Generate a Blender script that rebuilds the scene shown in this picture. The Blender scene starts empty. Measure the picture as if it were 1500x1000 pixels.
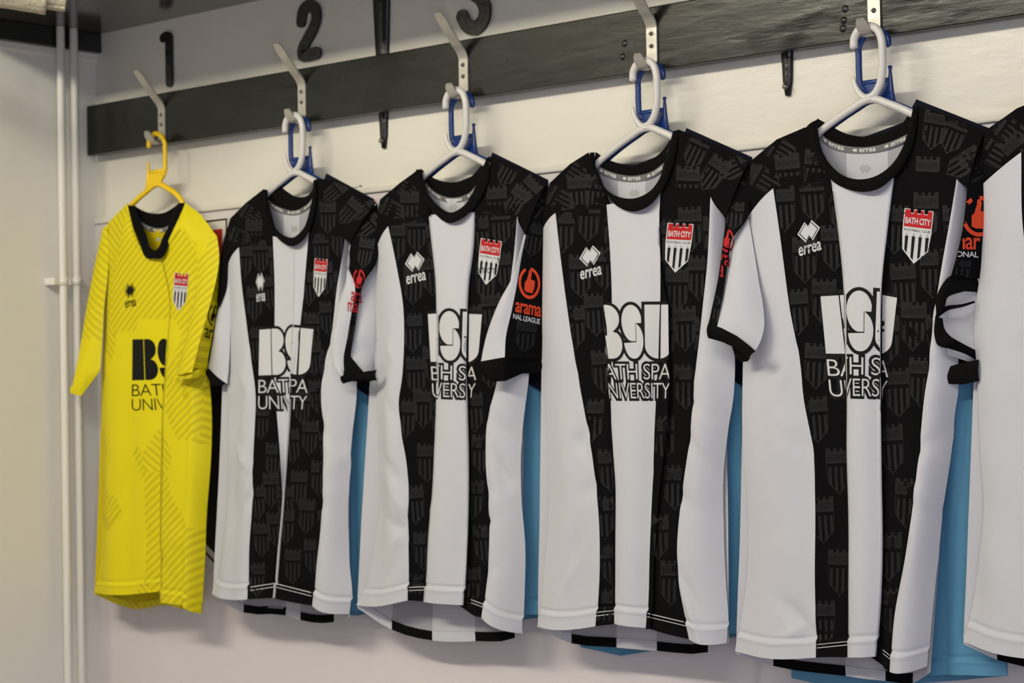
import bpy, bmesh, math, random
import numpy as np
from mathutils import Vector, noise, Matrix
from mathutils.bvhtree import BVHTree
PI = math.pi
R = random.Random(7)
C = bpy.context.scene.collection
SC = bpy.context.scene

# ------------------------------------------------------------------ camera, world, lights, exposure
F = 3000.0
YAW, PITCH, ROLL = math.radians(41.295), math.radians(1.595), math.radians(-1.08)
CAM = np.array([3.1311, -2.5454, 1.75 - 0.5457])
_f = np.array([-math.sin(YAW)*math.cos(PITCH), math.cos(YAW)*math.cos(PITCH), math.sin(PITCH)])
_r = np.array([math.cos(YAW), math.sin(YAW), 0.0]); _u = np.cross(_r, _f)
RT = math.cos(ROLL)*_r + math.sin(ROLL)*_u
UP = -math.sin(ROLL)*_r + math.cos(ROLL)*_u
FW = _f
cd = bpy.data.cameras.new('camera'); cam = bpy.data.objects.new('camera', cd); C.objects.link(cam)
cd.sensor_width = 36; cd.lens = F*36/1500; cd.clip_start = 0.05
cam.matrix_world = Matrix(((RT[0], UP[0], -FW[0], CAM[0]), (RT[1], UP[1], -FW[1], CAM[1]), (RT[2], UP[2], -FW[2], CAM[2]), (0, 0, 0, 1)))
cd.dof.use_dof = True; cd.dof.focus_distance = 2.75; cd.dof.aperture_fstop = 9.0
SC.camera = cam
vs = SC.view_settings
vs.view_transform = 'Standard'; vs.look = 'None'; vs.gamma = 1; vs.exposure = 0.48; vs.use_curve_mapping = False

w = bpy.data.worlds.new('world'); SC.world = w; w.use_nodes = True
w.node_tree.nodes['Background'].inputs[0].default_value = (0.78, 0.74, 0.80, 1)
w.node_tree.nodes['Background'].inputs[1].default_value = 0.07

def area(name, loc, target, sx, sy, power, col):
    l = bpy.data.lights.new(name, 'AREA'); l.shape = 'RECTANGLE'; l.size = sx; l.size_y = sy; l.energy = power; l.color = col
    o = bpy.data.objects.new(name, l); C.objects.link(o); o.location = loc
    d = Vector(target) - Vector(loc); o.rotation_euler = d.to_track_quat('-Z', 'Y').to_euler()
    return o
area('ceiling_tube_light', (0.55, -2.15, 2.55), (0.6, 0.0, 1.3), 1.5, 0.14, 25, (1.0, 0.93, 0.76))
area('ceiling_tube_light', (2.3, -2.15, 2.55), (1.9, 0.0, 1.2), 1.3, 0.14, 13, (1.0, 0.94, 0.84))
area('doorway_light', (3.7, -2.9, 1.0), (1.0, 0.0, 0.95), 1.1, 1.7, 24, (0.78, 0.79, 1.0))

# ------------------------------------------------------------------ pixel helpers (points on real planes of the room)
WALL = 0.03
def ray(px, py):
    d = FW*F + RT*(px-750) - UP*(py-500)
    return d/np.linalg.norm(d)
def P(px, py, y):
    d = ray(px, py); return CAM + d*((y-CAM[1])/d[1])
def PX(px, py, X):
    d = ray(px, py); return CAM + d*((X-CAM[0])/d[0])
def prj(p):
    d = np.asarray(p)-CAM; z = d@FW; return 750+F*(d@RT)/z, 500-F*(d@UP)/z

# ------------------------------------------------------------------ materials
def mat(name, col, rough=0.6, spec=0.5, metal=0.0, bump=0.0, bscale=200, var=0.0, vscale=6, sheen=0.0, stretch=None, coat=0.0, trans=0.0, detail=3):
    m = bpy.data.materials.new(name); m.use_nodes = True
    nt = m.node_tree; b = nt.nodes['Principled BSDF']
    b.inputs['Base Color'].default_value = (*col, 1); b.inputs['Roughness'].default_value = rough
    b.inputs['Specular IOR Level'].default_value = spec; b.inputs['Metallic'].default_value = metal
    b.inputs['Sheen Weight'].default_value = sheen; b.inputs['Coat Weight'].default_value = coat
    b.inputs['Transmission Weight'].default_value = trans
    tc = nt.nodes.new('ShaderNodeTexCoord'); mp = nt.nodes.new('ShaderNodeMapping')
    nt.links.new(tc.outputs['Object'], mp.inputs['Vector'])
    if stretch: mp.inputs['Scale'].default_value = stretch
    n = nt.nodes.new('ShaderNodeTexNoise'); n.inputs['Scale'].default_value = vscale; n.inputs['Detail'].default_value = 4
    nt.links.new(mp.outputs[0], n.inputs['Vector'])
    mx = nt.nodes.new('ShaderNodeMixRGB'); mx.blend_type = 'MULTIPLY'; mx.inputs[0].default_value = var
    mx.inputs[1].default_value = (*col, 1)
    rp = nt.nodes.new('ShaderNodeValToRGB'); rp.color_ramp.elements[0].position = 0.3; rp.color_ramp.elements[1].position = 0.7
    rp.color_ramp.elements[0].color = (0.25, 0.25, 0.25, 1)
    nt.links.new(n.outputs['Fac'], rp.inputs[0]); nt.links.new(rp.outputs[0], mx.inputs[2]); nt.links.new(mx.outputs[0], b.inputs['Base Color'])
    if bump:
        n2 = nt.nodes.new('ShaderNodeTexNoise'); n2.inputs['Scale'].default_value = bscale; n2.inputs['Detail'].default_value = detail
        nt.links.new(mp.outputs[0], n2.inputs['Vector'])
        bp = nt.nodes.new('ShaderNodeBump'); bp.inputs['Strength'].default_value = bump; bp.inputs['Distance'].default_value = 0.004
        nt.links.new(n2.outputs['Fac'], bp.inputs['Height']); nt.links.new(bp.outputs[0], b.inputs['Normal'])
    return m

M = {}
M['wall'] = mat('cream_wall_paint', (0.69, 0.665, 0.585), 0.28, 0.45, bump=0.16, bscale=60, var=0.05, vscale=3, stretch=(0.35, 1, 1))
M['wall_low'] = mat('gloss_white_board_paint_light_tint', (0.69, 0.64, 0.635), 0.11, 0.6, bump=0.03, bscale=40, var=0.05, vscale=3, stretch=(0.35, 1, 1))  # white boards; pinkish cast of the low light mixed into their colour
M['wall_left'] = mat('cream_side_wall_paint', (0.80, 0.78, 0.71), 0.4, 0.4, bump=0.12, bscale=50, var=0.05, vscale=3)
M['rail'] = mat('black_gloss_wood_paint', (0.011, 0.0115, 0.009), 0.24, 0.40, bump=0.20, bscale=22, var=0.35, vscale=10, stretch=(0.5, 1, 2.2), detail=6)
def rough_patches(m, lo, hi, sc):
    nt = m.node_tree; b = nt.nodes['Principled BSDF']; n = nt.nodes.new('ShaderNodeTexNoise'); n.inputs['Scale'].default_value = sc; n.inputs['Detail'].default_value = 5
    tc = nt.nodes.new('ShaderNodeTexCoord'); mp = nt.nodes.new('ShaderNodeMapping'); mp.inputs['Scale'].default_value = (0.6, 1, 1.6)
    nt.links.new(tc.outputs['Object'], mp.inputs[0]); nt.links.new(mp.outputs[0], n.inputs['Vector'])
    r = nt.nodes.new('ShaderNodeMapRange'); r.inputs[1].default_value = 0.42; r.inputs[2].default_value = 0.66; r.inputs[3].default_value = lo; r.inputs[4].default_value = hi
    nt.links.new(n.outputs['Fac'], r.inputs[0]); nt.links.new(r.outputs[0], b.inputs['Roughness'])
rough_patches(M['rail'], 0.30, 0.14, 14)
M['shelf'] = mat('dark_gloss_shelf_paint', (0.05, 0.046, 0.038), 0.12, 0.6, bump=0.05, bscale=20, stretch=(0.3, 1, 1))
M['blackp'] = mat('black_iron_paint', (0.012, 0.012, 0.011), 0.3, 0.5, bump=0.3, bscale=90)
M['pipe'] = mat('cream_pipe_paint', (0.72, 0.70, 0.64), 0.25, 0.5, bump=0.04, bscale=60)
M['metal'] = mat('worn_aluminium', (0.55, 0.53, 0.47), 0.38, 0.5, metal=0.55, var=0.3, vscale=40)
M['metal2'] = mat('screw_steel', (0.25, 0.23, 0.19), 0.35, 0.5, metal=0.8)
M['dark'] = mat('dark_slot', (0.01, 0.01, 0.01), 0.6)
M['hwhite'] = mat('white_hanger_plastic', (0.58, 0.565, 0.53), 0.35, 0.5)
M['hblue'] = mat('blue_hanger_plastic', (0.006, 0.032, 0.16), 0.3, 0.5)
M['hyell'] = mat('yellow_hanger_plastic', (0.80, 0.54, 0.003), 0.35, 0.5)
FB = dict(bump=0.10, bscale=700)
M['white'] = mat('white_knit', (0.525, 0.53, 0.56), 0.7, 0.2, **FB)
M['white_in'] = mat('white_knit_inside', (0.50, 0.50, 0.52), 0.7, 0.2, **FB)
M['grey_in'] = mat('grey_knit_inside', (0.34, 0.335, 0.355), 0.7, 0.2, **FB)
M['black'] = mat('black_knit', (0.0040, 0.0038, 0.0042), 0.9, 0.06, **FB)
M['rib'] = mat('black_rib_knit', (0.0035, 0.0035, 0.0035), 0.9, 0.08, bump=0.3, bscale=300)
M['ghost'] = mat('tonal_crest_ink', (0.0095, 0.0095, 0.0105), 0.65, 0.18)
M['ghost_d'] = mat('tonal_crest_lettering_ink', (0.005, 0.005, 0.006), 0.7, 0.15)
M['ink_w'] = mat('white_print_ink', (0.54, 0.545, 0.55), 0.6, 0.2)
M['ink_k'] = mat('black_print_ink', (0.004, 0.004, 0.004), 0.6, 0.15)
M['ink_r'] = mat('red_print_ink', (0.42, 0.008, 0.012), 0.6, 0.2)
M['ink_o'] = mat('orange_print_ink', (0.66, 0.062, 0.018), 0.6, 0.2)
M['tape'] = mat('grey_neck_tape', (0.13, 0.125, 0.125), 0.6, 0.3)
M['tape_w'] = mat('pale_tape_lettering', (0.62, 0.61, 0.58), 0.6, 0.3)
M['grey_mark'] = mat('grey_neck_mark', (0.38, 0.38, 0.37), 0.6, 0.3)
M['thread'] = mat('white_thread', (0.62, 0.61, 0.60), 0.7, 0.3)
M['bluef'] = mat('sky_blue_knit', (0.095, 0.27, 0.41), 0.65, 0.25, **FB)
M['navy'] = mat('navy_knit', (0.004, 0.005, 0.012), 0.8, 0.12, **FB)
M['towel'] = mat('cream_terry', (0.66, 0.60, 0.44), 0.95, 0.1, bump=1.0, bscale=420, var=0.25, vscale=200)
M['sign_w'] = mat('sign_white', (0.68, 0.65, 0.58), 0.35)
M['sign_k'] = mat('sign_black', (0.014, 0.012, 0.011), 0.4)
M['sign_r'] = mat('sign_red', (0.42, 0.02, 0.02), 0.4)
M['floor'] = mat('grey_floor_paint', (0.30, 0.28, 0.28), 0.5, var=0.2)
M['clear'] = mat('clear_acrylic', (0.75, 0.74, 0.68), 0.08, 0.5, trans=0.6)

# yellow knit with darker diagonal hatch patches (printed into the cloth)
def yellow_mat():
    m = mat('yellow_knit_hatched', (0.70, 0.60, 0.0), 0.6, 0.3, **FB)
    nt = m.node_tree; b = nt.nodes['Principled BSDF']
    tc = nt.nodes.new('ShaderNodeTexCoord'); sp = nt.nodes.new('ShaderNodeSeparateXYZ'); nt.links.new(tc.outputs['Object'], sp.inputs[0])
    def mth(op, a, bb=None, c=None):
        n = nt.nodes.new('ShaderNodeMath'); n.operation = op
        for i, v in enumerate((a, bb, c)):
            if v is None: continue
            if isinstance(v, (int, float)): n.inputs[i].default_value = v
            else: nt.links.new(v, n.inputs[i])
        return n.outputs[0]
    X, Z = sp.outputs[0], sp.outputs[2]
    def hatch(ax, az, ph):
        k = mth('ADD', mth('MULTIPLY', X, ax), mth('MULTIPLY', Z, az))
        s = mth('SINE', mth('MULTIPLY', k, 2*PI/0.0125))
        return mth('MULTIPLY', mth('ADD', mth('MULTIPLY', s, 2.2), 0.5), 1.0), k
    def patch(sc, off, thr, st):
        n = nt.nodes.new('ShaderNodeTexNoise'); n.inputs['Scale'].default_value = sc; n.inputs['Detail'].default_value = 1
        mp = nt.nodes.new('ShaderNodeMapping'); mp.inputs['Location'].default_value = off; mp.inputs['Rotation'].default_value = (0, st, 0); mp.inputs['Scale'].default_value = (0.6, 0.2, 1.5)
        nt.links.new(tc.outputs['Object'], mp.inputs[0]); nt.links.new(mp.outputs[0], n.inputs['Vector'])
        return mth('GREATER_THAN', n.outputs['Fac'], thr)
    h1, _ = hatch(0.57, 0.82, 0); h2, _ = hatch(-0.62, 0.79, 0)
    h1 = mth('MAXIMUM', mth('MINIMUM', h1, 1.0), 0.0); h2 = mth('MAXIMUM', mth('MINIMUM', h2, 1.0), 0.0)
    n = nt.nodes.new('ShaderNodeTexVoronoi'); n.inputs['Scale'].default_value = 7.5; n.distance = 'MANHATTAN'
    mp = nt.nodes.new('ShaderNodeMapping'); mp.inputs['Rotation'].default_value = (0, 0.75, 0); mp.inputs['Scale'].default_value = (1.0, 0.05, 0.8)
    nt.links.new(tc.outputs['Object'], mp.inputs[0]); nt.links.new(mp.outputs[0], n.inputs['Vector'])
    sc2 = nt.nodes.new('ShaderNodeSeparateColor'); nt.links.new(n.outputs['Color'], sc2.inputs[0])
    r = sc2.outputs[0]
    out = mth('ADD', mth('MULTIPLY', h1, mth('LESS_THAN', r, 0.36)), mth('MULTIPLY', h2, mth('GREATER_THAN', r, 0.66)))
    mx = nt.nodes.new('ShaderNodeMixRGB'); nt.links.new(mth('MULTIPLY', out, 0.42), mx.inputs[0])
    mx.inputs[1].default_value = (0.70, 0.60, 0.0, 1); mx.inputs[2].default_value = (0.36, 0.28, 0.0, 1)
    nt.links.new(mx.outputs[0], b.inputs['Base Color'])
    return m
M['yellow'] = yellow_mat()
M['yellow_in'] = mat('yellow_knit_inside', (0.55, 0.43, 0.0), 0.7, 0.2, **FB)

# ------------------------------------------------------------------ object helpers
def thing(name, label, cat, loc=(0, 0, 0), group=None):
    o = bpy.data.objects.new(name, None); C.objects.link(o); o.location = loc; o.empty_display_size = 0.05
    o['label'] = label; o['category'] = cat
    if group: o['group'] = group
    return o
def tag(o, label, cat, group=None):
    o['label'] = label; o['category'] = cat
    if group: o['group'] = group
    return o
def origin_of(p):
    v = Vector((0, 0, 0))
    while p is not None: v = v + Vector(p.location); p = p.parent
    return v
def obj(name, verts, faces, mats, parent=None, fm=None, smooth=True, loc=None, label=None):
    me = bpy.data.meshes.new(name)
    base = origin_of(parent)
    if loc is not None: base = base + Vector(loc) if parent else Vector(loc)
    me.from_pydata([(v[0]-base[0], v[1]-base[1], v[2]-base[2]) for v in verts], [], faces)
    for m in (mats if isinstance(mats, (list, tuple)) else [mats]): me.materials.append(m)
    if fm: me.polygons.foreach_set('material_index', fm)
    if smooth: me.polygons.foreach_set('use_smooth', [True]*len(me.polygons))
    me.update()
    o = bpy.data.objects.new(name, me); C.objects.link(o)
    if parent: o.parent = parent
    if loc is not None: o.location = loc
    if label: o['label'] = label
    return o
def struct(o): o['kind'] = 'structure'; return o
def box_v(a, b):
    x0, y0, z0 = a; x1, y1, z1 = b
    v = [(x0,y0,z0),(x1,y0,z0),(x1,y1,z0),(x0,y1,z0),(x0,y0,z1),(x1,y0,z1),(x1,y1,z1),(x0,y1,z1)]
    return v, [(0,3,2,1),(4,5,6,7),(0,1,5,4),(1,2,6,5),(2,3,7,6),(3,0,4,7)]
def box(name, a, b, m, parent=None, bev=0.0, loc=None):
    v, f = box_v(a, b)
    o = obj(name, v, f, m, parent, smooth=False, loc=loc)
    if bev: bevel(o, bev)
    return o
def bevel(o, wd, seg=2):
    bm = bmesh.new(); bm.from_mesh(o.data)
    bmesh.ops.bevel(bm, geom=bm.edges[:], offset=wd, segments=seg, affect='EDGES', profile=0.6)
    bm.to_mesh(o.data); bm.free()
def tube_v(pts, rad, n=12, sq=1.0, cap=True):
    """swept round bar; rad scalar or list; sq flattens it along y"""
    pts = [Vector(p) for p in pts]; k = len(pts); V = []; Fc = []
    rr = rad if isinstance(rad, (list, tuple)) else [rad]*k
    nrm = None
    for i, p in enumerate(pts):
        t = (pts[min(i+1, k-1)]-pts[max(i-1, 0)]).normalized()
        if nrm is None:
            a = Vector((0, 1, 0)) if abs(t.y) < 0.9 else Vector((1, 0, 0))
            nrm = (a - t*a.dot(t)).normalized()
        else: nrm = (nrm - t*nrm.dot(t)).normalized()
        bi = t.cross(nrm)
        for j in range(n):
            a = 2*PI*j/n
            V.append(tuple(p + (nrm*math.cos(a)*sq + bi*math.sin(a))*rr[i]))
    for i in range(k-1):
        for j in range(n):
            Fc.append((i*n+j, i*n+(j+1) % n, (i+1)*n+(j+1) % n, (i+1)*n+j))
    if cap:
        for i, s in ((0, -1), (k-1, 1)):
            c = len(V); t = (pts[1]-pts[0]).normalized() if i == 0 else (pts[-1]-pts[-2]).normalized()
            V.append(tuple(pts[i] + t*s*rr[i]*0.6))
            for j in range(n):
                Fc.append((i*n+(j+1) % n, i*n+j, c) if s < 0 else (i*n+j, i*n+(j+1) % n, c))
    return V, Fc
def spline(pts, n, closed=False):
    """smooth curve through points, n samples by arc length"""
    p = np.array(pts, float)
    if len(p) == 2:
        u = np.linspace(0, 1, n)[:, None]; return p[0]*(1-u)+p[1]*u
    d = np.r_[0, np.cumsum(np.maximum(np.linalg.norm(np.diff(p, axis=0), axis=1), 1e-6))]
    m = np.zeros_like(p)
    dl = np.diff(p, axis=0)/np.diff(d)[:, None]
    m[0] = dl[0]; m[-1] = dl[-1]
    h = np.diff(d)
    m[1:-1] = (dl[:-1]*h[1:, None]+dl[1:]*h[:-1, None])/(h[1:]+h[:-1])[:, None]
    s = np.linspace(0, d[-1], n); i = np.clip(np.searchsorted(d, s, 'right')-1, 0, len(d)-2)
    hh = h[i]; t = ((s-d[i])/hh)[:, None]; hh = hh[:, None]
    return (2*t**3-3*t**2+1)*p[i]+(t**3-2*t**2+t)*hh*m[i]+(-2*t**3+3*t**2)*p[i+1]+(t**3-t**2)*hh*m[i+1]
def join(parts):
    V = []; Fc = []
    for v, f in parts:
        o = len(V); V += [tuple(q) for q in v]; Fc += [tuple(i+o for i in g) for g in f]
    return V, Fc
def ribbon2d(path, hw):
    """flat stroke with round ends along a 2D path -> outline polygon list"""
    p = np.array(path); t = np.gradient(p, axis=0); t /= np.linalg.norm(t, axis=1)[:, None]
    n = np.c_[-t[:, 1], t[:, 0]]
    L = p+n*hw; Rr = p-n*hw
    a0 = math.atan2(n[-1][1], n[-1][0]); cap1 = [p[-1]+hw*np.array([math.cos(a0-PI*k/8), math.sin(a0-PI*k/8)]) for k in range(1, 8)]
    a1 = math.atan2(-n[0][1], -n[0][0]); cap0 = [p[0]+hw*np.array([math.cos(a1-PI*k/8), math.sin(a1-PI*k/8)]) for k in range(1, 8)]
    return L, Rr, cap1, cap0
def stroke_solid(path, hw, y0, y1):
    """stroke as a solid plate between y0 (front) and y1 (back) in the XZ plane"""
    L, Rr, c1, c0 = ribbon2d(path, hw); n = len(L); V = []; Fc = []
    for y in (y0, y1):
        V += [(a[0], y, a[1]) for a in L]+[(a[0], y, a[1]) for a in Rr]+[(a[0], y, a[1]) for a in c1]+[(a[0], y, a[1]) for a in c0]
    N = 2*n+14
    for s in (0, N):
        for i in range(n-1): Fc.append((s+i, s+i+1, s+n+i+1, s+n+i))
        Fc.append(tuple([s+n-1]+[s+2*n+k for k in range(7)]+[s+2*n-1]))
        Fc.append(tuple([s+n]+[s+2*n+7+k for k in range(7)]+[s]))
    ring = list(range(n))+[2*n+k for k in range(7)]+[n+i for i in range(n-1, -1, -1)]+[2*n+7+k for k in range(7)]
    for i in range(len(ring)):
        a, b = ring[i], ring[(i+1) % len(ring)]; Fc.append((a, b, b+N, a+N))
    bm = bmesh.new(); vv = [bm.verts.new(v) for v in V]; bm.verts.ensure_lookup_table()
    for f in Fc:
        try: bm.faces.new([vv[i] for i in f])
        except ValueError: pass
    bmesh.ops.recalc_face_normals(bm, faces=bm.faces[:])
    V2 = [tuple(v.co) for v in bm.verts]; bm.verts.index_update(); F2 = [tuple(v.index for v in f.verts) for f in bm.faces]; bm.free()
    return V2, F2

# ------------------------------------------------------------------ the room
pc = P(139, 52, WALL); XL = pc[0]; ZS = pc[2]          # corner with the side wall, underside of the shelf
ledge = P(1147, 203, WALL)[2]
struct(box('floor', (XL-0.1, -4.2, -0.05), (4.2, WALL+0.1, 0.0), M['floor']))
struct(box('wall_back', (XL-0.1, WALL, 0.0), (4.2, WALL+0.1, 2.75), M['wall']))
struct(box('wall_left', (XL-0.1, -4.2, 0.0), (XL, WALL, 2.75), M['wall_left']))
struct(box('ceiling', (XL-0.1, -4.2, 2.70), (4.2, WALL+0.1, 2.75), mat('white_ceiling_paint', (0.7, 0.68, 0.62), 0.6)))
# boarded lower part of the wall, its top edge and rounded capping
struct(box('trim_1', (XL, WALL-0.004, 0.0), (4.2, WALL, ledge-0.012), M['wall_low']))
o = struct(box('trim_2', (XL, WALL-0.010, ledge-0.012), (4.2, WALL, ledge), M['wall'])); bevel(o, 0.003)
struct(box('baseboard_back', (XL, WALL-0.018, 0.0), (4.2, WALL-0.004, 0.12), M['shelf']))

# rail
zt = P(600, 72, 0)[2]; zb = P(600, 157, 0)[2]; xr = P(127, 190, 0)[0]
rail = box('coat_rail', (xr, 0, zb), (3.2, 0.020, zt), M['rail'], loc=(1.5, 0.01, (zt+zb)/2)); bevel(rail, 0.0022)
tag(rail, 'long black gloss painted wooden coat rail screwed along the back wall', 'rail')
bm = bmesh.new(); bm.from_mesh(rail.data); bm.free()
for (px, py) in ((915, 64), (912, 83), (1238, 13), (1236, 30), (1235, 42)):
    c = P(px, py, 0); pts = [(c[0], 0.002, c[2]), (c[0], -0.0012, c[2])]
    v, f = tube_v(pts, [0.0075, 0.005], 14); obj('filled_screw_hole', v, f, M['blackp'], rail)

# shelf over the rail and its iron brackets
sh = thing('shelf', 'dark gloss painted shelf above the coat rail, seen from beneath', 'shelf', (1.5, -0.15, ZS))
box('shelf_board', (XL+0.001, -0.36, ZS), (3.2, WALL, ZS+0.025), M['shelf'], sh, 0.002)
box('front_edging', (XL+0.001, -0.372, ZS-0.004), (3.2, -0.36, ZS+0.029), M['blackp'], sh, 0.002)
def bracket(px_top, px_bot, zbot, wtop, wbot):
    x = P(px_bot[0], px_bot[1], 0.022)[0]
    V = []; n = 14
    for i in range(n+1):
        t = i/n; z = ZS+(zbot-ZS)*t; hw = (wtop+(wbot-wtop)*t)/2
        d = 0.0085 - 0.002*t
        if i == n: hw *= 0.55
        V += [(x-hw, WALL, z), (x-hw*0.9, WALL-d*0.8, z), (x, WALL-d-0.001, z), (x+hw*0.9, WALL-d*0.8, z), (x+hw, WALL, z)]
    Fc = [(i*5+j, i*5+j+1, i*5+6+j, i*5+5+j) for i in range(n) for j in range(4)] + [tuple(n*5+j for j in range(5))]
    b = obj('bracket', V, Fc, M['blackp'], sh)
    V = []; n = 10                                       # the gusset and arm under the shelf
    pr = [(WALL-0.01, ZS-0.05), (-0.02, ZS-0.03), (-0.14, ZS-0.018), (-0.26, ZS-0.012), (-0.30, ZS-0.001), (WALL-0.01, ZS-0.001)]
    for s in (-0.003, 0.003): V += [(x+s, y, z) for y, z in pr]
    k = len(pr); Fc = [tuple(range(k)), tuple(range(2*k-1, k-1, -1))]+[(i, i+k, (i+1) % k+k, (i+1) % k) for i in range(k)]
    obj('gusset', V, Fc, M['blackp'], b, smooth=False)
    v, f = tube_v([(x, WALL-0.007, zbot+0.013), (x, WALL-0.0125, zbot+0.013)], 0.004, 12); obj('screw', v, f, M['metal2'], b)
bracket((558, 0), (559, 190), P(559, 218, WALL)[2], 0.044, 0.014)
bracket((1150, 0), (1151, 120), P(1152, 141, WALL)[2], 0.040, 0.014)

# black batten carrying the shelf along the side wall
zbt = P(118, 84, WALL)[2]
tb = struct(box('trim_3', (XL, -2.0, zbt), (XL+0.022, WALL, ZS), M['blackp'])); bevel(tb, 0.002)
struct(box('trim_4', (XL, -2.0, zbt-0.012), (XL+0.006, WALL, zbt), M['wall_left']))

# pipes in the corner
pipes = []
for i, px in enumerate((91.0, 110.3)):
    p = PX(px, 250, XL+0.032); q = PX(px+4.5, 900, XL+0.032)
    yy = p[1]
    lab = ('cream painted pipe standing further from the corner, outer of the pair', 'cream painted pipe nearer the corner, inner of the pair')[i]
    o = thing('pipe', lab, 'pipe', (XL+0.032, yy, 0), 'pair of pipes on the side wall')
    v, f = tube_v([(XL+0.032, yy, z) for z in (0.0, 0.5, 1.0, 1.5, ZS-0.0005)], 0.0082, 20, cap=False); obj('tube', v, f, M['pipe'], o)
    pipes.append((o, yy))
    zc = PX(px, 412, XL+0.032)[2]
    v, f = tube_v([(XL+0.032, yy, zc-0.008), (XL+0.032, yy, zc-0.0075), (XL+0.032, yy, zc+0.0075), (XL+0.032, yy, zc+0.008)], [0.0084, 0.0105, 0.0105, 0.0084], 20); cl = obj('clip', v, f, M['pipe'], o)
    s = -1 if i == 0 else 1
    box('clip_foot', (XL, yy+min(0, s*0.024), zc-0.0075), (XL+0.034, yy+max(0, s*0.024)+0.001, zc+0.0075), M['pipe'], cl, 0.003)

# ------------------------------------------------------------------ coat hooks
HX = [0.0, 0.4, 0.8, 1.2, 1.6]
ZH = 1.75
def coat_hook(k):
    x = HX[k]
    lab = ['aluminium coat hook holding the yellow hanger under the number 1', 'aluminium coat hook second along the rail from the left corner',
           'aluminium coat hook third along the rail, in the middle of the row', 'aluminium coat hook fourth along the rail, its upper arm cut by the frame',
           'aluminium coat hook at the right, only its lower plate in view'][k]
    o = thing('coat_hook', lab, 'hook', (x, 0, ZH), 'aluminium coat hooks on the black rail')
    hw = 0.0100; th = 0.003
    prof = [(-0.064, 0.101), (-0.058, 0.0945), (-0.045, 0.0795), (-0.02, 0.0535), (-0.006, 0.039), (-0.0022, 0.031), (-0.0022, 0.02), (-0.0022, -0.012), (-0.0025, -0.024), (-0.007, -0.034), (-0.016, -0.0378), (-0.026, -0.0353), (-0.034, -0.0268), (-0.0405, -0.0155)]
    pr = spline(prof, 46); V = []; Fc = []
    t = np.gradient(pr, axis=0); t /= np.linalg.norm(t, axis=1)[:, None]; nn = np.c_[-t[:, 1], t[:, 0]]
    n = len(pr)
    for i in range(n):
        e = min(i, n-1-i); f = 1.0 if e > 2 else (0.55, 0.82, 0.95)[e]
        for s, q in ((-1, -1), (1, -1), (1, 1), (-1, 1)):
            c = pr[i]+nn[i]*q*th/2
            V.append((x+s*hw*f, c[0], ZH+c[1]))
    for i in range(n-1):
        for j in range(4): Fc.append((i*4+j, i*4+(j+1) % 4, (i+1)*4+(j+1) % 4, (i+1)*4+j))
    Fc += [(3, 2, 1, 0), tuple((n-1)*4+j for j in range(4))]
    s = obj('strip', V, Fc, M['metal'], o, smooth=False)
    bm = bmesh.new(); bm.from_mesh(s.data); bmesh.ops.recalc_face_normals(bm, faces=bm.faces[:]); bm.to_mesh(s.data); bm.free()
    for z in (0.0, 0.0195):
        v, f = tube_v([(x, -0.003, ZH+z), (x, -0.0052, ZH+z)], [0.0042, 0.0034], 14); sc = obj('screw', v, f, M['metal2'], o)
        box('slot', (x-0.003, -0.0075, ZH+z-0.0005), (x+0.003, -0.0062, ZH+z+0.0005), M['dark'], sc)
for k in range(5): coat_hook(k)

# ------------------------------------------------------------------ numerals on the wall
def numeral(txt, path_px, hw, label):
    pts = [P(a, b, WALL) for a, b in path_px]; pa = spline([(p[0], p[2]) for p in pts], 40)
    v, f = stroke_solid(pa, hw, WALL-0.006, WALL-0.0003)
    c = pa.mean(axis=0)
    o = obj('wall_numeral', v, f, M['blackp'], None, smooth=False, loc=(c[0], WALL, c[1]))
    return tag(o, label, 'number', 'black numerals over the hooks')
numeral('1', [(241.5, 56), (244, 54.5), (247.5, 53.5), (249.3, 54.5), (249.6, 60), (250, 90), (250.5, 121)], 0.0092, 'black numeral 1 on the wall above the yellow shirt')
numeral('2', [(443.5, 32), (446, 17), (455, 8.5), (464, 14), (465.5, 27), (461, 42), (452, 59), (444.5, 77), (445, 81), (450, 81.5), (466, 78)], 0.0115, 'black numeral 2 on the wall, right of the second hook')
numeral('3', [(682, -40), (690, -54), (702, -55), (709, -42), (706, -25), (695, -12), (706, -2), (712.5, 12), (710, 30), (699, 41), (687, 38), (679.5, 25)], 0.0125, 'black numeral 3 on the wall, cut by the top of the frame')

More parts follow.
